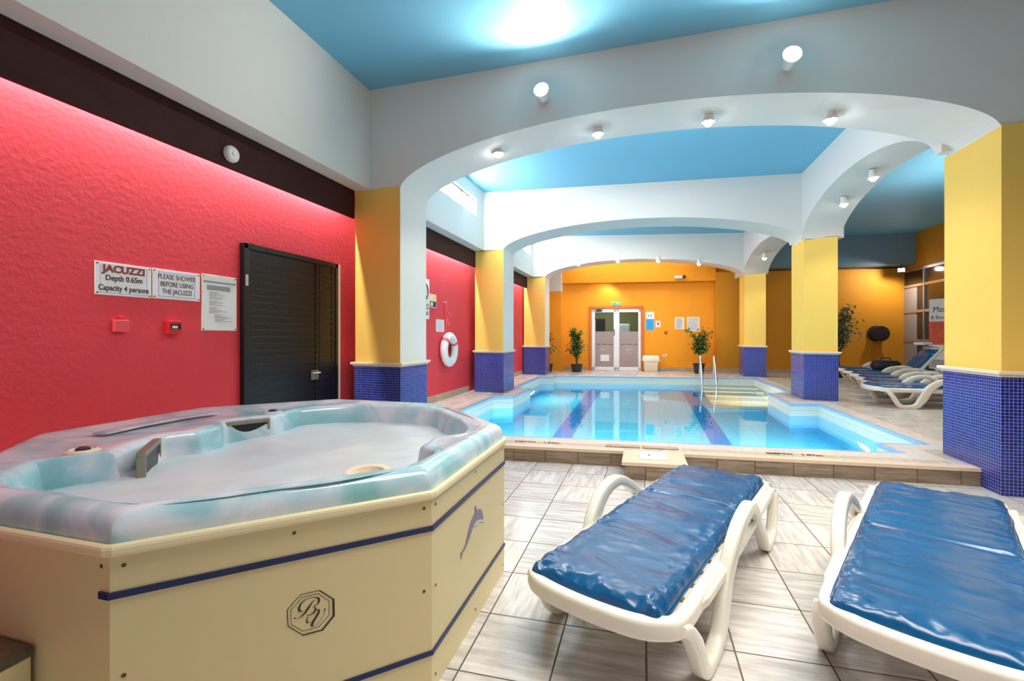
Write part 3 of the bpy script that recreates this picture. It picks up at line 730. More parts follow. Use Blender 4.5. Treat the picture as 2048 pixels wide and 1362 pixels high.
# step box at the tub's left side
sb = thing('step_box', 'cream step box with granite top against the hot tub', 'step box', (-2.0, .58, 0))
MB().box(-2.4, -1.672, .28, .882, 0, .395).build('box_body', M['cabinet'], sb, bevel=.004)
MB().box(-2.42, -1.668, .26, .884, .395, .425).build('granite_top', M['granite'], sb, bevel=.006)
MB().lathe([(.022, 0), (.022, .008), (.01, .014)], (-1.672, .80, .33), 16, 'x').build('latch', M['steel'], sb, smooth=True)

# ------------------------------------------------------------ things on the red wall (local x runs along the wall, -y faces the room)
def lwall(name, label, cat, y, z, group=None): return thing(name, label, cat, (XL, y, z), PI/2, group)
def board(o, w_, h_, t=.006, m=None, nm='board', screws=True, x=0, z=0):
    MB().box(x-w_/2, x+w_/2, -t, -.0005, z-h_/2, z+h_/2).build(nm, m or M['signw'], o, local=True, bevel=.0015)
    if screws:
        for sx in (-1, 1):
            for sz in (-1, 1): MB().lathe([(.006, 0), (.006, -.003)], (x+sx*(w_/2-.014), -t, z+sz*(h_/2-.014)), 8, 'y').build('screw', M['screw'], o, local=True)
def outline(o, w_, h_, m, t=-.0075, th=.003, nm='border_line'):
    mb = MB()
    for z in (-h_/2, h_/2-th): mb.box(-w_/2, w_/2, t, t+.002, z, z+th)
    for x in (-w_/2, w_/2-th): mb.box(x, x+th, t, t+.002, -h_/2, h_/2)
    mb.build(nm, m, o, local=True)
s1 = lwall('sign', 'white sign reading JACUZZI, depth and capacity, leftmost on red wall', 'sign', 2.325, 1.687)
board(s1, .36, .222); outline(s1, .30, .19, M['inkblue'], th=.002)
text('JACUZZI', .066, M['inkred'], s1, 0, .066, -.0078, sx=1.05, bold=.003)
text('Depth 0.65m', .052, M['ink'], s1, 0, .005, -.0078, bold=.0010, sx=.86); text('Capacity 4 persons', .052, M['ink'], s1, 0, -.062, -.0078, bold=.0010, sx=.8)
s2 = lwall('sign', 'white sign reading PLEASE SHOWER BEFORE USING THE JACUZZI', 'sign', 2.70, 1.69)
board(s2, .375, .222); outline(s2, .29, .185, M['inkblue'], th=.004)
for i, tx in enumerate(('PLEASE SHOWER', 'BEFORE USING', 'THE JACUZZI')): text(tx, .052, M['ink'], s2, 0, .055-.055*i, -.0078, sx=.76)
s3 = lwall('notice_board', 'tall white framed notice beside the black door', 'notice', 3.07, 1.578)
board(s3, .335, .465); 
mb = MB(); mb.box(-.155, .155, -.0078, -.006, .165, .18); mb.box(-.12, .1, -.0078, -.006, .105, .145)
for i in range(24):
    if i in (6, 11, 17): continue
    z = .085-i*.0105; mb.box(-.10+(.05 if i > 17 else 0), -.10+.06+random.random()*.13+(.03 if i > 17 else 0), -.0074, -.006, z, z+.0035)
mb.build('printed_text', M['inkgrey'], s3, local=True)
outline(s3, .325, .455, M['cabtrim'], t=-.009, th=.006, nm='frame')
b1 = lwall('junction_box', 'square junction box painted the same red as the wall', 'junction box', 2.295, 1.37)
MB().box(-.045, .045, -.03, 0, -.042, .042).build('box_body', M['redpaint'], b1, local=True, bevel=.004)
MB().box(-.012, .02, -.02, 0, .042, .066).build('cable_gland', M['redbox'], b1, local=True, bevel=.004)
b2 = lwall('fire_alarm_call_point', 'red break-glass fire alarm box on the red wall', 'fire alarm', 2.655, 1.366)
MB().box(-.05, .05, -.045, 0, -.05, .05).build('box_body', M['redbox'], b2, local=True, bevel=.004)
MB().box(-.035, .04, -.05, -.044, -.012, .026).build('glass_panel', M['darkpane'], b2, local=True)
MB().box(-.028, .012, -.052, -.049, -.006, .012).build('label_strip', M['signw'], b2, local=True)
# black door
dr = thing('door_1', None, None, (XL, 3.94, 0), PI/2, kind='structure')
mb = MB(); mb.box(-.665, -.62, -.05, 0, 0, 2.13); mb.box(.60, .645, -.05, 0, 0, 2.13); mb.box(-.665, .645, -.05, 0, 2.085, 2.13); mb.build('door_frame', M['black'], dr, local=True, bevel=.003)
MB().box(.646, .68, -.052, 0, 0, 2.13).build('pale_jamb', M['cap'], dr, local=True)
def leaf(x0, x1, nm):
    mb = MB(); mb.box(x0, x1, -.03, -.002, .01, 2.085)
    n_ = 30
    for i in range(n_):
        z = .12+i*(1.9/n_); mb.box(x0+.05, x1-.05, -.036, -.03, z, z+.035)
    for x in (x0, x1-.05): mb.box(x, x+.05, -.04, -.03, .01, 2.085)
    return mb.build(nm, M['black'], dr, local=True, bevel=.003)
lf = leaf(-.62, .33, 'door_leaf'); leaf(.335, .60, 'side_leaf')
h = MB(); h.box(.20, .31, -.05, -.04, .83, .93); h.tube([(.29, -.045, .90), (.29, -.085, .90), (.17, -.085, .90)], .009, 8); h.build('door_handle', M['intake'], lf, local=True, smooth=False)
for z in (.35, 1.75): MB().lathe([(.012, 0), (.012, .1)], (-.64, -.055, z), 10).build('hinge', M['steel'], lf, local=True)
# round sounder on the timber board
sd = thing('alarm_sounder', 'small round white alarm sounder on the dark timber board', 'alarm', (-3.31, 3.04, 2.815), PI/2)
MB().lathe([(.068, 0), (.068, -.022), (.058, -.036), (.03, -.04), (.0, -.04)], (0, 0, 0), 28, 'y').build('housing', M['lampbody'], sd, local=True, smooth=True)
MB().lathe([(.02, -.039), (.017, -.048), (0, -.049)], (0, 0, 0), 20, 'y').build('centre_cap', M['cap'], sd, local=True, smooth=True)
# second bay of the red wall
s4 = lwall('sign', 'tall white prohibition sign partly behind the nearest left column', 'sign', 6.83, 1.91)
board(s4, .42, .66)
mb = MB()
pts = [(.15*math.cos(a*PI/12), -.008, .12+.15*math.sin(a*PI/12)) for a in range(24)]; mb.tube(pts, .014, 6, closed=True); mb.tube([(-.1, -.008, .22), (.1, -.008, .02)], .012, 6)
mb.build('red_ring', M['inkred'], s4, local=True)
mb = MB(); add_stroke(mb, [(-.05, .05), (0, .12), (.06, .16)], [.02, .04, .03], -.0072); add_stroke(mb, [(.07, .2), (.08, .2)], [.03, .03], -.0072); mb.build('figure', M['ink'], s4, local=True)
text('NO', .13, M['inkred'], s4, .09, -.13, -.0078, bold=.002); text('DIVING', .08, M['inkred'], s4, .04, -.24, -.0078, bold=.002)
s5 = lwall('sign', 'small yellow and blue safety sign on the red wall', 'sign', 7.18, 1.893)
board(s5, .26, .225)
MB().box(-.115, .115, -.0078, -.006, .008, .1).build('yellow_panel', M['yellow'], s5, local=True); MB().box(-.115, .115, -.0078, -.006, -.1, -.008).build('blue_panel', M['stripe'], s5, local=True)
for x, z in ((-.05, .05), (-.05, -.055)): MB().box(x-.04, x+.04, -.0085, -.0078, z-.03, z+.03).build('pictogram', M['signw'], s5, local=True)
s6 = lwall('notice', 'small white notice just above the life ring', 'notice', 7.47, 1.478)
board(s6, .33, .215, screws=False)
for i in range(5):
    mb = MB()
    for j in range(4): mb.box(-.13+j*.067, -.13+j*.067+.05, -.0074, -.006, .075-i*.038, .083-i*.038)
    mb.build('text_line', M['inkgrey'], s6, local=True)
lr = lwall('life_ring', 'white life ring with red bands hanging on the red wall', 'life ring', 7.70, 1.05)
def tor(a0, a1, R, r, y, n_=40, m_=14, e=1):
    return [[((R+r*math.cos(2*PI*j/m_))*math.cos(t), y+r*.8*math.sin(2*PI*j/m_), (R+r*math.cos(2*PI*j/m_))*math.sin(t)) for j in range(m_)] for t in [a0+(a1-a0)*i/n_ for i in range(n_+1)]]
MB()._rings(tor(0, 2*PI, .232, .083, -.08)[:-1], closed=True, cap=False).build('ring', M['signw'], lr, local=True, smooth=True)
for a in (30, 140): MB()._rings(tor(math.radians(a-7), math.radians(a+7), .232, .086, -.08, 5)).build('band', M['ribbon'], lr, local=True, smooth=True)
MB().tube([(-.02, -.03, .32), (-.02, -.02, .6), (-.02, -.02, .86)], .006, 6).build('rope', M['ribbon'], lr, local=True)
rb = lwall('ribbon', 'red ribbon tied to a hook above the life ring', 'ribbon', 7.62, 1.9)
MB().lathe([(.012, 0), (.012, -.05), (.02, -.055)], (0, 0, 0), 10, 'y').build('hook', M['steel'], rb, local=True)
mb = MB()
mb.grid(lambda i, j: (i*.022+j*.05*(.4+i*.05), -.035-.02*math.sin(i*.9+j), -i*.028), 11, 2); mb.grid(lambda i, j: (i*.008+j*.045*(.5+i*.04), -.05-.015*math.sin(i*.7+j), -i*.042), 11, 2)
mb.build('ribbon_tails', M['ribbon'], rb, local=True, smooth=True)

# ------------------------------------------------------------ things on the far orange wall
def fwall(name, label, cat, x, z, group=None, out=0): return thing(name, label, cat, (x+out*math.sin(FA), yf(x)-out*math.cos(FA), z), FA, group)
dr = thing('door_2', None, None, (-.865, yf(-.865), DK), FA, kind='structure')
HW = .835; H = 2.10
mb = MB(); mb.box(-HW-.03, -HW+.05, -.06, .06, 0, H); mb.box(HW-.05, HW+.03, -.06, .06, 0, H); mb.box(-HW-.03, HW+.03, -.06, .06, H-.07, H); mb.build('door_frame', M['oframe'], dr, local=True, bevel=.006)
for sgn, nm in ((-1, 'door_leaf'), (1, 'door_leaf')):
    x0, x1 = (-.78, -.003) if sgn < 0 else (.003, .78)
    mb = MB(); zt = H-.08
    mb.box(x0, x0+.1, -.03, .02, .01, zt); mb.box(x1-.075, x1, -.03, .02, .01, zt); mb.box(x0, x1, -.03, .02, zt-.11, zt); mb.box(x0, x1, -.03, .02, .01, .12)
    lf = mb.build(nm, M['wframe'], dr, local=True, bevel=.004)
    MB().box(x0+.1, x1-.075, -.008, -.003, .12, 1.28).build('frosted_pane', M['frost'], lf, local=True)
    xc = (x0+x1)/2
    mb = MB(); mb.tube([(xc+.13*math.cos(a*PI/10), -.01, .68+.13*math.sin(a*PI/10)) for a in range(20)], .006, 5, closed=True); mb.build('etched_circle', M['etch'], lf, local=True)
    text('BV', .14, M['etch'], lf, xc, .68, -.0105, name='etched_monogram')
    mb = MB()
    for q in range(3): mb.box(x0+.14+q*.2, x0+.14+q*.2+.15, -.0095, -.008, .855, .87)
    mb.build('etched_line', M['timber'], lf, local=True)
    MB().box(x0+.1, x1-.075, -.006, -.001, 1.28, zt-.11).build('clear_pane', None or M['water'], lf, local=True)
    if sgn < 0:
        MB().box(-.50, -.22, -.013, -.008, .31, .52).build('paper_notice', M['signw'], lf, local=True)
        mb = MB(); mb.tube([(-.06, -.03, 1.15), (-.06, -.075, 1.17), (-.06, -.075, 1.33), (-.06, -.03, 1.35)], .01, 8); mb.build('door_handle', M['blackp'], lf, local=True, smooth=True)
        mb = MB(); mb.box(-.66, -.45, -.075, -.03, 1.945, 1.99); mb.tube([(-.5, -.06, 1.99), (-.62, -.16, 2.0), (-.42, -.06, 2.03)], .008, 6); mb.build('door_closer', M['blackp'], lf, local=True)
ex = fwall('exit_sign', 'green and white illuminated exit sign above the double door', 'exit sign', -.86, 2.335)
MB().box(-.15, .15, -.05, 0, -.055, .055).build('housing', M['cap'], ex, local=True, bevel=.004); MB().box(-.135, .135, -.053, -.05, -.042, .042).build('sign_face', M['green'], ex, local=True)
mb = MB(); add_stroke(mb, [(-.02, -.03), (0, 0), (.015, .025)], [.01, .016, .012], -.0545); mb.build('running_figure', M['signw'], ex, local=True)
MB().box(.05, .075, -.0545, -.053, -.03, .03).build('door_symbol', M['signw'], ex, local=True)
MB().box(-.11, -.06, -.0545, -.053, -.006, .006).build('arrow_symbol', M['signw'], ex, local=True)
ps = fwall('poster', 'blue and white pool rules poster beside the double door', 'poster', .2, 1.77)
board(ps, .27, .60, screws=False); MB().box(-.125, .125, -.008, -.006, -.29, .07).build('blue_panel', M['poster'], ps, local=True)
for x in (-.04, .04): MB().lathe([(.014, 0), (.014, -.002)], (x, -.006, .21), 10, 'y').box(x-.012, x+.012, -.008, -.006, .14, .19).build('figure', M['ink'], ps, local=True)
fs = fwall('sign', 'small white sign with red symbol right of the blue poster', 'sign', .455, 1.675)
board(fs, .15, .21, screws=False); mb = MB(); add_stroke(mb, [(-.02, .06), (.0, .0), (.02, -.04)], [.02, .045, .02], -.0078); mb.build('symbol', M['inkred'], fs, local=True)
kb = fwall('fire_alarm_call_point', 'small round brown-red button on the orange wall', 'button', .68, 1.41)
MB().lathe([(.055, 0), (.055, -.03), (.035, -.045), (0, -.045)], (0, 0, 0), 20, 'y').build('button', M['oframe'], kb, local=True, smooth=True); MB().lathe([(.028, -.044), (.024, -.052), (0, -.052)], (0, 0, 0), 16, 'y').build('button_centre', M['redbox'], kb, local=True, smooth=True)
for x, z, w_, h_, lab, nr in ((1.11, 1.70, .29, .385, 'white text notice, left of the two notices on the orange wall', 12), (1.53, 1.665, .39, .46, 'white text notice partly behind the potted plant by the steps', 9)):
    o = fwall('notice', lab, 'notice', x, z); board(o, w_, h_, screws=False)
    mb = MB()
    for i in range(nr):
        zz = h_/2-.04-i*(h_-.06)/nr; mb.box(-w_/2+.04, w_/2-.04-random.random()*.08, -.0078, -.006, zz-.012, zz)
    mb.build('printed_text', M['inkgrey'], o, local=True)
sk_ = fwall('wall_socket', 'small white wall socket low on the orange wall', 'socket', .655, .66)
MB().box(-.06, .06, -.015, 0, -.04, .04).build('plate', M['signw'], sk_, local=True, bevel=.004); MB().box(-.03, .03, -.017, -.014, -.015, .015).build('socket_face', M['inkgrey'], sk_, local=True)
el = fwall('emergency_light', 'twin head emergency light on the ledge of the orange wall', 'emergency light', 1.06, 3.16, out=.22)
MB().box(-.15, .15, -.09, 0, -.06, .03).build('housing', M['lampbody'], el, local=True, bevel=.01)
for x in (-.1, .12):
    hd = MB(); hd.lathe([(.025, 0), (.05, -.03), (.055, -.07), (.05, -.075), (0, -.07)], (x, -.09, -.02), 18, 'y'); hd.build('lamp_head', M['pot'] if x > 0 else M['lampbody'], el, local=True, smooth=True)

bn = thing('towel_bin', 'cream bin with domed swing lid beside the double door', 'bin', (.22, 15.33, DK), FA)
def rr(hx, hy, r, z, n_=5):
    out = []
    for cx, cy, a0 in ((hx-r, hy-r, 0), (-hx+r, hy-r, 90), (-hx+r, -hy+r, 180), (hx-r, -hy+r, 270)):
        for q in range(n_): a = math.radians(a0+90*q/(n_-1)); out.append((cx+r*math.cos(a), cy+r*math.sin(a), z))
    return out
MB()._rings([rr(.185, .13, .04, 0), rr(.20, .145, .04, .02), rr(.225, .16, .04, .34)]).build('bin_body', M['bin'], bn, local=True, smooth=True)
MB()._rings([rr(.255, .18, .05, .33), rr(.265, .185, .05, .37), rr(.25, .175, .05, .44), rr(.235, .15, .05, .50), rr(.22, .12, .05, .515)]).build('bin_lid', M['bin'], bn, local=True, smooth=True)

# ------------------------------------------------------------ potted plants
def plant(label, x, y, h_, spread, pot_r, pot_h, nl, seed, leafm, ptop, zb=DK, stems=4, pm='pot'):
    rnd = random.Random(seed); o = thing('potted_plant', label, 'plant', (x, y, zb), 0, 'potted ficus plants around the pool')
    MB().lathe([(pot_r*.72, 0), (pot_r*.78, .01), (pot_r, pot_h-.02), (pot_r*1.06, pot_h-.02), (pot_r*1.06, pot_h), (pot_r*.94, pot_h), (pot_r*.9, pot_h-.04)], (0, 0, 0), 22).build('pot', M[pm], o, local=True, smooth=True)
    MB().lathe([(pot_r*.92, pot_h-.04), (0.001, pot_h-.03)], (0, 0, 0), 18).build('soil', M['soil'], o, local=True)
    mb = MB(); tips = []
    for s_ in range(stems):
        a = rnd.random()*6.28; lean = rnd.uniform(.05, .2)*spread*2; pts = []
        for k_ in range(9):
            t = k_/8; pts.append((lean*math.cos(a)*t**1.5+.02*math.sin(5*t+s_), lean*math.sin(a)*t**1.5+.02*math.cos(4*t+s_), pot_h-.04+(h_*.8-pot_h)*t))
        mb.tube(pts, [.016-.009*k_/8 for k_ in range(9)], 6); tips += pts[3:]
        for b_ in range(7):
            p = Vector(pts[3+b_ % 6]); a2 = rnd.random()*6.28; l_ = spread*rnd.uniform(.4, .9)
            q = [p+Vector((math.cos(a2)*l_*t, math.sin(a2)*l_*t, .28*h_*t*(1-.45*t)*rnd.uniform(.7, 1.1))) for t in (0, .35, .7, 1)]
            mb.tube(q, [.006, .005, .004, .002], 5); tips += [tuple(v) for v in q[1:]]
    mb.build('stems', M['trunk'], o, local=True, smooth=True)
    mb = MB()
    for _ in range(nl):
        p = Vector(rnd.choice(tips)); p += Vector((rnd.gauss(0, .05), rnd.gauss(0, .05), rnd.gauss(0, .05)))
        if p.z < ptop: continue
        p.z = min(p.z, h_)
        a = rnd.random()*6.28; el_ = rnd.uniform(-.9, .3); d = Vector((math.cos(a)*math.cos(el_), math.sin(a)*math.cos(el_), math.sin(el_)))
        sdv = d.cross(Vector((0, 0, 1))).normalized(); up = sdv.cross(d); L_ = rnd.uniform(.08, .135); W_ = L_*.24
        m_ = p+d*L_*.5-up*.006
        vs = [p, p+d*L_*.35+sdv*W_, p+d*L_-up*.02, p+d*L_*.35-sdv*W_, m_]
        mb.add(vs, [(0, 1, 4), (1, 2, 4), (2, 3, 4), (3, 0, 4)])
    mb.build('foliage', leafm, o, local=True)
    return o
plant('potted ficus in a dark round pot left of the double door', -2.03, 14.55, 1.42, .27, .19, .24, 1100, 3, M['leaf'], .42, stems=5)
plant('potted plant in a dark pot behind the pool steps', 1.62, 15.0, 1.42, .32, .17, .30, 1000, 11, M['leaf'], .62, stems=3)
plant('leafy plant mostly hidden behind the farthest left column', -2.92, 14.35, 1.3, .22, .16, .25, 260, 5, M['leaf'], .5)
plant('tall dusty ficus right of the second right column', 5.15, 14.6, 2.05, .48, .2, .3, 1500, 8, M['leafd'], .75, stems=6, pm='blackp')

# ------------------------------------------------------------ loungers
def smooth_path(P, k=5):
    P = [Vector(p) for p in P]; out = []
    for i in range(len(P)-1):
        p0, p1, p2, p3 = P[max(i-1, 0)], P[i], P[i+1], P[min(i+2, len(P)-1)]
        for j in range(k):
            t = j/k; out.append(.5*((2*p1)+(p2-p0)*t+(2*p0-5*p1+4*p2-p3)*t*t+(3*p1-p0-3*p2+p3)*t**3))
    out.append(P[-1]); return out
HX = 1.18
def make_lounger(label, group, raise_deg=0):
    o = thing('sun_lounger', label, 'sun lounger', (0, 0, 0), 0, group)
    # seat frame: rounded rails with a curved foot lip
    pl = [(HX, -.30), (.8, -.305), (.3, -.305), (.08, -.30), (.0, -.27), (-.045, -.18), (-.06, 0), (-.045, .18), (0, .27), (.08, .30), (.3, .305), (.8, .305), (HX, .30)]
    pl = smooth_path([(p[0], p[1], .285+(.012 if p[0] < .05 else 0)) for p in pl], 4)
    MB().sweep(pl, .036, .028, (0, 0, 1)).build('seat_frame', M['whitep'], o, local=True, smooth=True)
    mb = MB()
    for i in range(9): x = .10+i*.125; mb.box(x, x+.085, -.285, .285, .285, .305)
    mb.build('seat_slats', M['whitep'], o, local=True, bevel=.005)
    # backrest
    R = Matrix.Translation((HX, 0, .30)) @ Matrix.Rotation(-math.radians(raise_deg), 4, 'Y') @ Matrix.Translation((-HX, 0, -.30))
    bl = smooth_path([(HX+.01, -.285, .29), (1.5, -.285, .29), (1.88, -.28, .29), (1.95, -.24, .29), (1.975, 0, .29), (1.95, .24, .29), (1.88, .28, .29), (1.5, .285, .29), (HX+.01, .285, .29)], 4)
    MB().sweep(bl, .028, .022, (0, 0, 1)).xform(R).build('backrest_frame', M['whitep'], o, local=True, smooth=True)
    mb = MB()
    for i in range(6): x = 1.24+i*.115; mb.box(x, x+.08, -.265, .265, .285, .303)
    mb.xform(R).build('backrest_slats', M['whitep'], o, local=True, bevel=.005)
    # moulded side frames: front leg, thick post, arm arch, rear leg
    prof = [(.04, .285), (.095, .258), (.16, .17), (.215, .075), (.28, .03), (.39, .03), (.47, .055), (.55, .17), (.63, .31), (.73, .405), (.85, .447), (.98, .447), (1.12, .385), (1.27, .275), (1.45, .13), (1.54, .04), (1.66, .026), (1.76, .04), (1.82, .15), (1.86, .285)]
    wdt = [.018, .026, .032, .032, .030, .032, .044, .060, .058, .046, .036, .030, .028, .026, .024, .024, .024, .024, .022, .02]
    for sy in (-1, 1):
        pp = smooth_path([(x, 0, z) for x, z in prof], 5)
        ww = []
        for i in range(len(pp)): u = i/5; a = int(min(u, len(wdt)-1)); b = min(a+1, len(wdt)-1); ww.append(wdt[a]*(1-(u-a))+wdt[b]*(u-a))
        yy = []
        for p in pp: fl_ = min(1, max(0, (p.x+.02)/.16)); p.y = sy*(.285+.045*fl_+.025*max(0, (p.z-.25)/.22)); yy.append(p)
        mb = MB(); mb.sweep(yy, .030, ww, (0, 1, 0)); mb.build('side_frame', M['whitep'], o, local=True, smooth=True)
        mb = MB(); mb.sweep([(.16, sy*.30, .284), (.3, sy*.325, .284), (.75, sy*.33, .284), (1.87, sy*.318, .284)], .024, .02, (0, 0, 1)); mb.build('side_rail', M['whitep'], o, local=True, bevel=.008)
    return o
def make_cushion(label, group, raise_deg=0, seed=1, wid=.57, seam=True, over=.03, wr=1.0, res=1.0, x1=1.86, sx_=None):
    """vinyl pad lying on the lounger; a closed pillow-like slab with wrinkles"""
    o = thing('lounger_cushion', label, 'cushion', (0, 0, 0), 0, group)
    SX = sx_ or HX; SD = .034 if sx_ else .014
    L_ = x1+over; nu, nv = int(150*res), int(52*res); th = .052; a_ = math.radians(raise_deg)
    def surf(i, j, top):
        u, v = i/(nu-1), j/(nv-1); x = -over+u*L_; y = (v-.5)*wid
        ex = min(u*L_, (1-u)*L_)/.045; ey = min(v, 1-v)*wid/.05
        ed_ = min(1, ex); ed2 = min(1, ey)
        pro = math.sqrt(max(0, 1-(1-ed_)**2))*math.sqrt(max(0, 1-(1-ed2)**2))
        # rounded plan corners
        cr = .05; dx = max(0, cr-min(u, 1-u)*L_); dy = max(0, cr-min(v, 1-v)*wid)
        dd = math.hypot(dx, dy)
        if dd > cr: sc = cr/dd; x += (1 if u < .5 else -1)*(dx-dx*sc); y += (1 if v < .5 else -1)*(dy-dy*sc)
        w1 = noise.noise(Vector((x*5.5+seed, y*2.2, seed*3.1))); w2 = noise.noise(Vector((x*13+seed*2, y*5+w1*2, 7.7))); w3 = noise.noise(Vector((x*27, y*9+w2*2, seed+4)))
        edge = math.exp(-(min(v, 1-v)*wid/.07)**2)+.9*math.exp(-(min(u, 1-u)*L_/.09)**2)
        wk = .009*w1+.0035*(1-abs(w2)*2)+.001*w3
        eg = noise.noise(Vector((x*22+seed, y*22, 1.5)))*.016*edge
        y += .006*noise.noise(Vector((x*6, seed, v*2)))*1.0
        z = .31
        if seam: q_ = x-SX+.02*noise.noise(Vector((y*4, seed, 3))); wk -= SD*.9*math.exp(-(q_/.016)**2)+SD*.3*math.exp(-(q_/.06)**2)
        if top: z += .008+(th-.008)*pro+wk*wr*pro+eg*wr*(.4+.6*pro)
        else: z += .004
        if u*L_ < .1: z -= (1-u*L_/.1)*.012
        if x > HX and raise_deg:
            r = x-HX; h0 = z-.31; x = HX+r*math.cos(a_)-h0*math.sin(a_); z = .31+r*math.sin(a_)+h0*math.cos(a_)
        return (x, y, z)
    mb = MB(); mb.grid(lambda i, j: surf(i, j, True), nu, nv); mb.grid(lambda i, j: surf(i, j, False), nu, nv)
    # stitch the rim
    n0 = 0; n1 = nu*nv
    def idx(i, j): return i*nv+j
    rim = [(i, 0) for i in range(nu)]+[(nu-1, j) for j in range(1, nv)]+[(i, nv-1) for i in range(nu-2, -1, -1)]+[(0, j) for j in range(nv-2, 0, -1)]
    for q in range(len(rim)):
        a, b = rim[q], rim[(q+1) % len(rim)]
        mb.f.append([n0+idx(*a), n0+idx(*b), n1+idx(*b), n1+idx(*a)]); mb.mi.append(0)
    mb.build('vinyl_cover', M['vinyl'], o, local=True, smooth=True)
    # raised welt along the edge
    mb = MB(); mb.tube([Vector(surf(i, j, False))+Vector((0, 0, .006)) for i, j in rim[::2]], .004, 5, closed=True); mb.build('piping', M['vinyl'], o, local=True, smooth=True)
    return o
def place(o, x, y, z, rz): o.location = (x, y, z); o.rotation_euler = (0, 0, rz)
G1 = 'sun loungers in front of the pool'; G2 = 'cushions on the front loungers'
A1 = math.radians(68.0); A2 = math.radians(62.9)
l1 = make_lounger('white sun lounger facing the pool between the hot tub and another lounger', G1)
c1 = make_cushion('wrinkled blue vinyl cushion on the lounger nearest the hot tub', G2, seed=2, wid=.56, x1=1.92)
place(l1, -.185, 1.765, 0, A1); place(c1, -.196, 1.769, 0, A1)
l2 = make_lounger('white sun lounger cut by the right photo edge', G1)
c2 = make_cushion('broad blue vinyl cushion on the lounger at the right photo edge', G2, seed=9, wid=.58, wr=.8, sx_=.94)
place(l2, .90, 1.80, 0, A2); place(c2, .90, 1.80, 0, A2)
# aisle loungers, feet towards the pool
ai = [(3.62, 8.95, 0, 'nearest'), (3.95, 9.80, 0, 'second'), (4.20, 10.65, 0, 'third'), (4.42, 11.55, 0, 'fourth'), (4.62, 12.5, 50, 'fifth'), (4.80, 13.45, 0, 'farthest')]
g3 = 'sun loungers along the side aisle'; g4 = 'cushions on the aisle loungers'
flat_l, up_l = None, None
words = {'nearest': 'nearest aisle', 'second': 'second nearest aisle', 'third': 'third nearest aisle', 'fourth': 'fourth nearest aisle', 'fifth': 'fifth nearest aisle', 'farthest': 'farthest aisle'}
for x, y, rd, wn_ in ai:
    base = flat_l if not rd else up_l
    st_ = 'raised' if rd else 'flat'
    lab = 'white sun lounger, %s one, its backrest %s' % (words[wn_], st_)
    cl = 'blue cushion on the %s lounger' % words[wn_]
    if base is None:
        a = make_lounger(lab, g3, rd); b = make_cushion(cl, g4, rd, seed=5+rd, res=.45)
        if rd: up_l = (a, b)
        else: flat_l = (a, b)
    else: a, b = copy_tree(base[0]), copy_tree(base[1])
    a['label'] = lab; b['label'] = cl; place(a, x, y, DK, .03); place(b, x, y, DK, .03)
bg = thing('travel_bag', 'black soft bag lying on the aisle loungers', 'bag', (5.32, 12.45, DK+.365))
mb = MB(); mb._rings([rr(.24, .13, .1, 0), rr(.27, .16, .1, .06), rr(.26, .15, .1, .16), rr(.2, .1, .08, .22)]); mb.build('bag_body', M['bag'], bg, local=True, smooth=True)
MB().tube([(-.12, 0, .2), (-.08, 0, .27), (.08, 0, .27), (.12, 0, .2)], .012, 8).build('bag_handle', M['bag'], bg, local=True, smooth=True)
tw = thing('towel', 'white folded towel on top of the raised aisle backrest', 'towel', (6.17, 12.75, 1.12))
mb = MB(); mb._rings([rr(.10, .17, .03, -.03), rr(.11, .18, .03, 0), rr(.10, .17, .03, .03)]); mb.build('folded_cloth', M['towel'], tw, local=True, smooth=True)

# banner and hose reel in the aisle
bz = thing('roll_up_banner', 'pale pull-up banner with red flower print by the aisle windows', 'banner', (7.1, 13.7, DK), 0)
bz.rotation_euler = (0, 0, -PI/2+.35); WM[bz.name] = Matrix.Translation(bz.location) @ Matrix.Rotation(-PI/2+.35, 4, 'Z')
MB().box(-.42, .42, -.01, 0, .06, 2.06).build('banner_sheet', M['signw'], bz, local=True)
MB().box(-.44, .44, -.06, .06, 0, .07).build('banner_base', M['steel'], bz, local=True, bevel=.01)
MB().box(-.42, .42, -.014, -.01, .92, 1.5).build('flower_picture', M['banner_r'], bz, local=True)
MB().box(-.40, .40, -.013, -.01, .35, .55).build('footer_print', M['banner_g'], bz, local=True)
text('Massage', .2, M['ink'], bz, -.32, 1.79, -.0135, align='LEFT'); text('& Beauty', .13, M['ink'], bz, -.37, 1.6, -.0135, align='LEFT')
hr = thing('wall_reel', 'round dark hose reel mounted on the aisle back wall', 'hose reel', (6.6, yf(6.6)-.27, 1.36), FA)
hr.name = 'hose_reel'; WM[hr.name] = Matrix.Translation(hr.location) @ Matrix.Rotation(FA, 4, 'Z')
MB().lathe([(.23, 0), (.23, -.05), (.15, -.06), (.15, -.24), (.22, -.25), (.22, -.29), (.07, -.30), (0.001, -.30)], (0, 0, 0), 30, 'y').build('reel', M['hose'], hr, local=True, smooth=True)
mb = MB()
for i in range(5): mb.tube([((.17)*math.cos(a*PI/12), -.08-i*.03, .17*math.sin(a*PI/12)) for a in range(24)], .016, 6, closed=True)
mb.build('hose_coil', M['blackp'], hr, local=True, smooth=True)
MB().tube([(-.05, -.03, -.26), (-.06, -.03, -.6), (-.06, -.02, -1.1)], .012, 6).build('pipe', M['oframe'], hr, local=True)

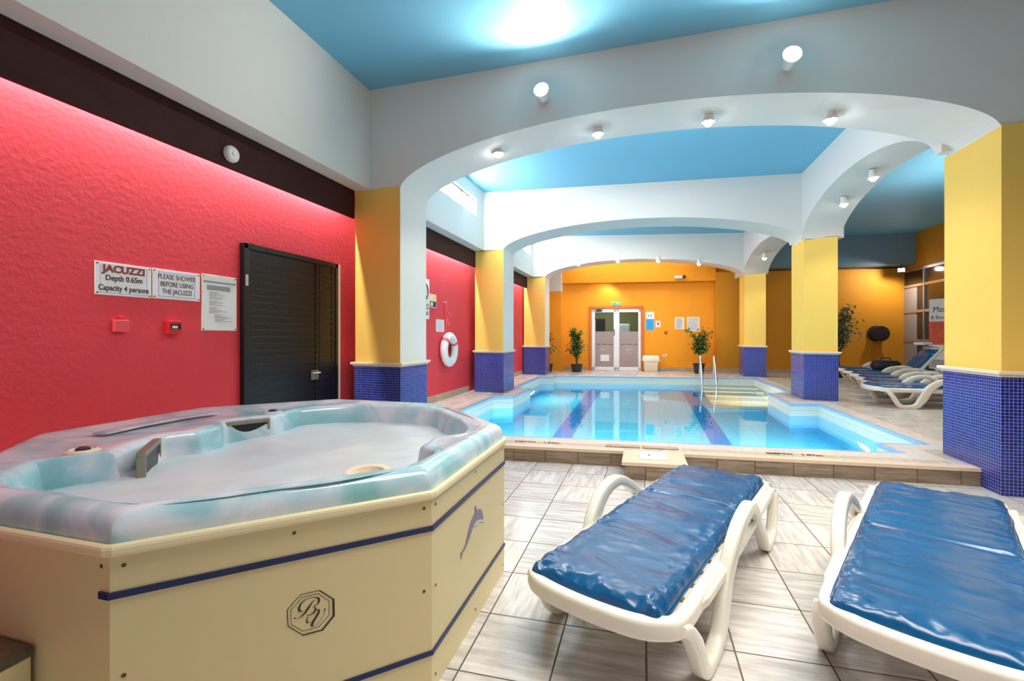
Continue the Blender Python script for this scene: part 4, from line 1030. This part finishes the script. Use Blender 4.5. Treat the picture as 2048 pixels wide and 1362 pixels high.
# ------------------------------------------------------------ lamps
def downlight(label, cat, p, aim, group, power, size=1.0, body=True, ang=120):
    o = thing('spotlight', label, cat, p, 0, group)
    d = (Vector(aim)-Vector(p)).normalized(); q = d.to_track_quat('-Z', 'Y').to_matrix().to_4x4()
    s_ = size
    MB().lathe([(.030*s_, .07*s_), (.032*s_, .03*s_), (.045*s_, -.01*s_), (.045*s_, -.016*s_), (.036*s_, -.012*s_), (.028*s_, .005*s_)], (0, 0, 0), 18).xform(q).build('lamp_housing', M['lampbody'], o, local=True, smooth=True)
    MB().lathe([(.001, -.048*s_), (.016*s_, -.044*s_), (.028*s_, -.03*s_), (.032*s_, -.014*s_), (.027*s_, .004*s_)], (0, 0, 0), 16).xform(q).build('bulb', M['bulb'], o, local=True, smooth=True)
    if body: MB().tube([Vector((0, 0, .065*s_)), Vector((0, 0, .2*s_))], .008, 6).build('stem', M['lampbody'], o, local=True)
    P = Vector(p)+d*(.052*s_+.01); spot('spotlight_beam', P, P+d, power, ang)
ga = 'spotlights on the arches'
# two floodlights on the near face of the first arch
downlight('bright lamp on the near arch face, left of the two big ones', 'lamp', (-1.0, 4.60, 3.80), (-1.0, 3.2, 4.0), ga, 112, 1.7, False, 172)
downlight('bright lamp on the near arch face, right of the two big ones', 'lamp', (1.25, 4.56, 3.76), (1.25, 3.2, 3.95), ga, 112, 1.7, False, 172)
for x, z, w_ in ((-1.62, 3.47, 'leftmost'), (-.48, 3.56, 'second from left'), (.64, 3.55, 'third from left'), (1.73, 3.43, 'rightmost')):
    downlight('small lit spotlight under the first arch, %s of four' % w_, 'lamp', (x, 5.1, z-.03), (x, 5.3, 0), ga, 55, 1.4)
for y, z, w_ in ((7.48, 3.5, 'nearer'), (8.45, 3.4, 'farther')):
    downlight('small lit spotlight under the first aisle arch, %s of two' % w_, 'lamp', (3.05, y, z-.0), (3.3, y, 0), ga, 40, 1.4)
downlight('small lit spotlight under the far aisle arch', 'lamp', (3.0, 13.2, 3.32), (3.0, 13.4, 0), ga, 30, 1.5)
for x, z, w_ in ((-1.80, 3.42, 'leftmost'), (-.70, 3.49, 'second from left'), (.40, 3.48, 'third from left'), (1.50, 3.38, 'rightmost')):
    downlight('tiny lit spotlight under the far arch, %s of four' % w_, 'lamp', (x, 13.6+.19*x/1.0, z-.04), (x, 14.6, 0), ga, 28, 1.5)
wl = fwall('wall_spotlight', 'star-bright spotlight high on the orange wall above the door', 'lamp', -.97, 3.06, out=.0)
MB().lathe([(.03, 0), (.03, -.06), (.05, -.10), (.05, -.11), (.035, -.105)], (0, 0, 0), 16, 'y').build('lamp_housing', M['lampbody'], wl, local=True, smooth=True)
MB().lathe([(.035, -.105), (.02, -.12), (.001, -.125)], (0, 0, 0), 14, 'y').build('bulb', M['bulb'], wl, local=True, smooth=True)
spot('wall_spot_beam', (-.97, 15.0, 3.0), (-1.6, 15.5, 1.4), 25, 140)
fl = thing('floodlight', 'bright floodlight high in the aisle corner by the windows', 'lamp', (6.95, 15.4, 3.14), -.4)
MB().box(-.09, .09, -.03, .05, -.06, .06).build('lamp_housing', M['blackp'], fl, local=True, bevel=.01)
MB().box(-.07, .07, -.036, -.03, -.045, .045).build('lit_face', M['bulb'], fl, local=True)
MB().tube([(0, .05, 0), (0, .2, .12), (0, .2, .2)], .01, 6).build('bracket', M['blackp'], fl, local=True)
spot('floodlight_beam', (6.9, 15.2, 3.12), (6.3, 15.7, 2.0), 110, 170)
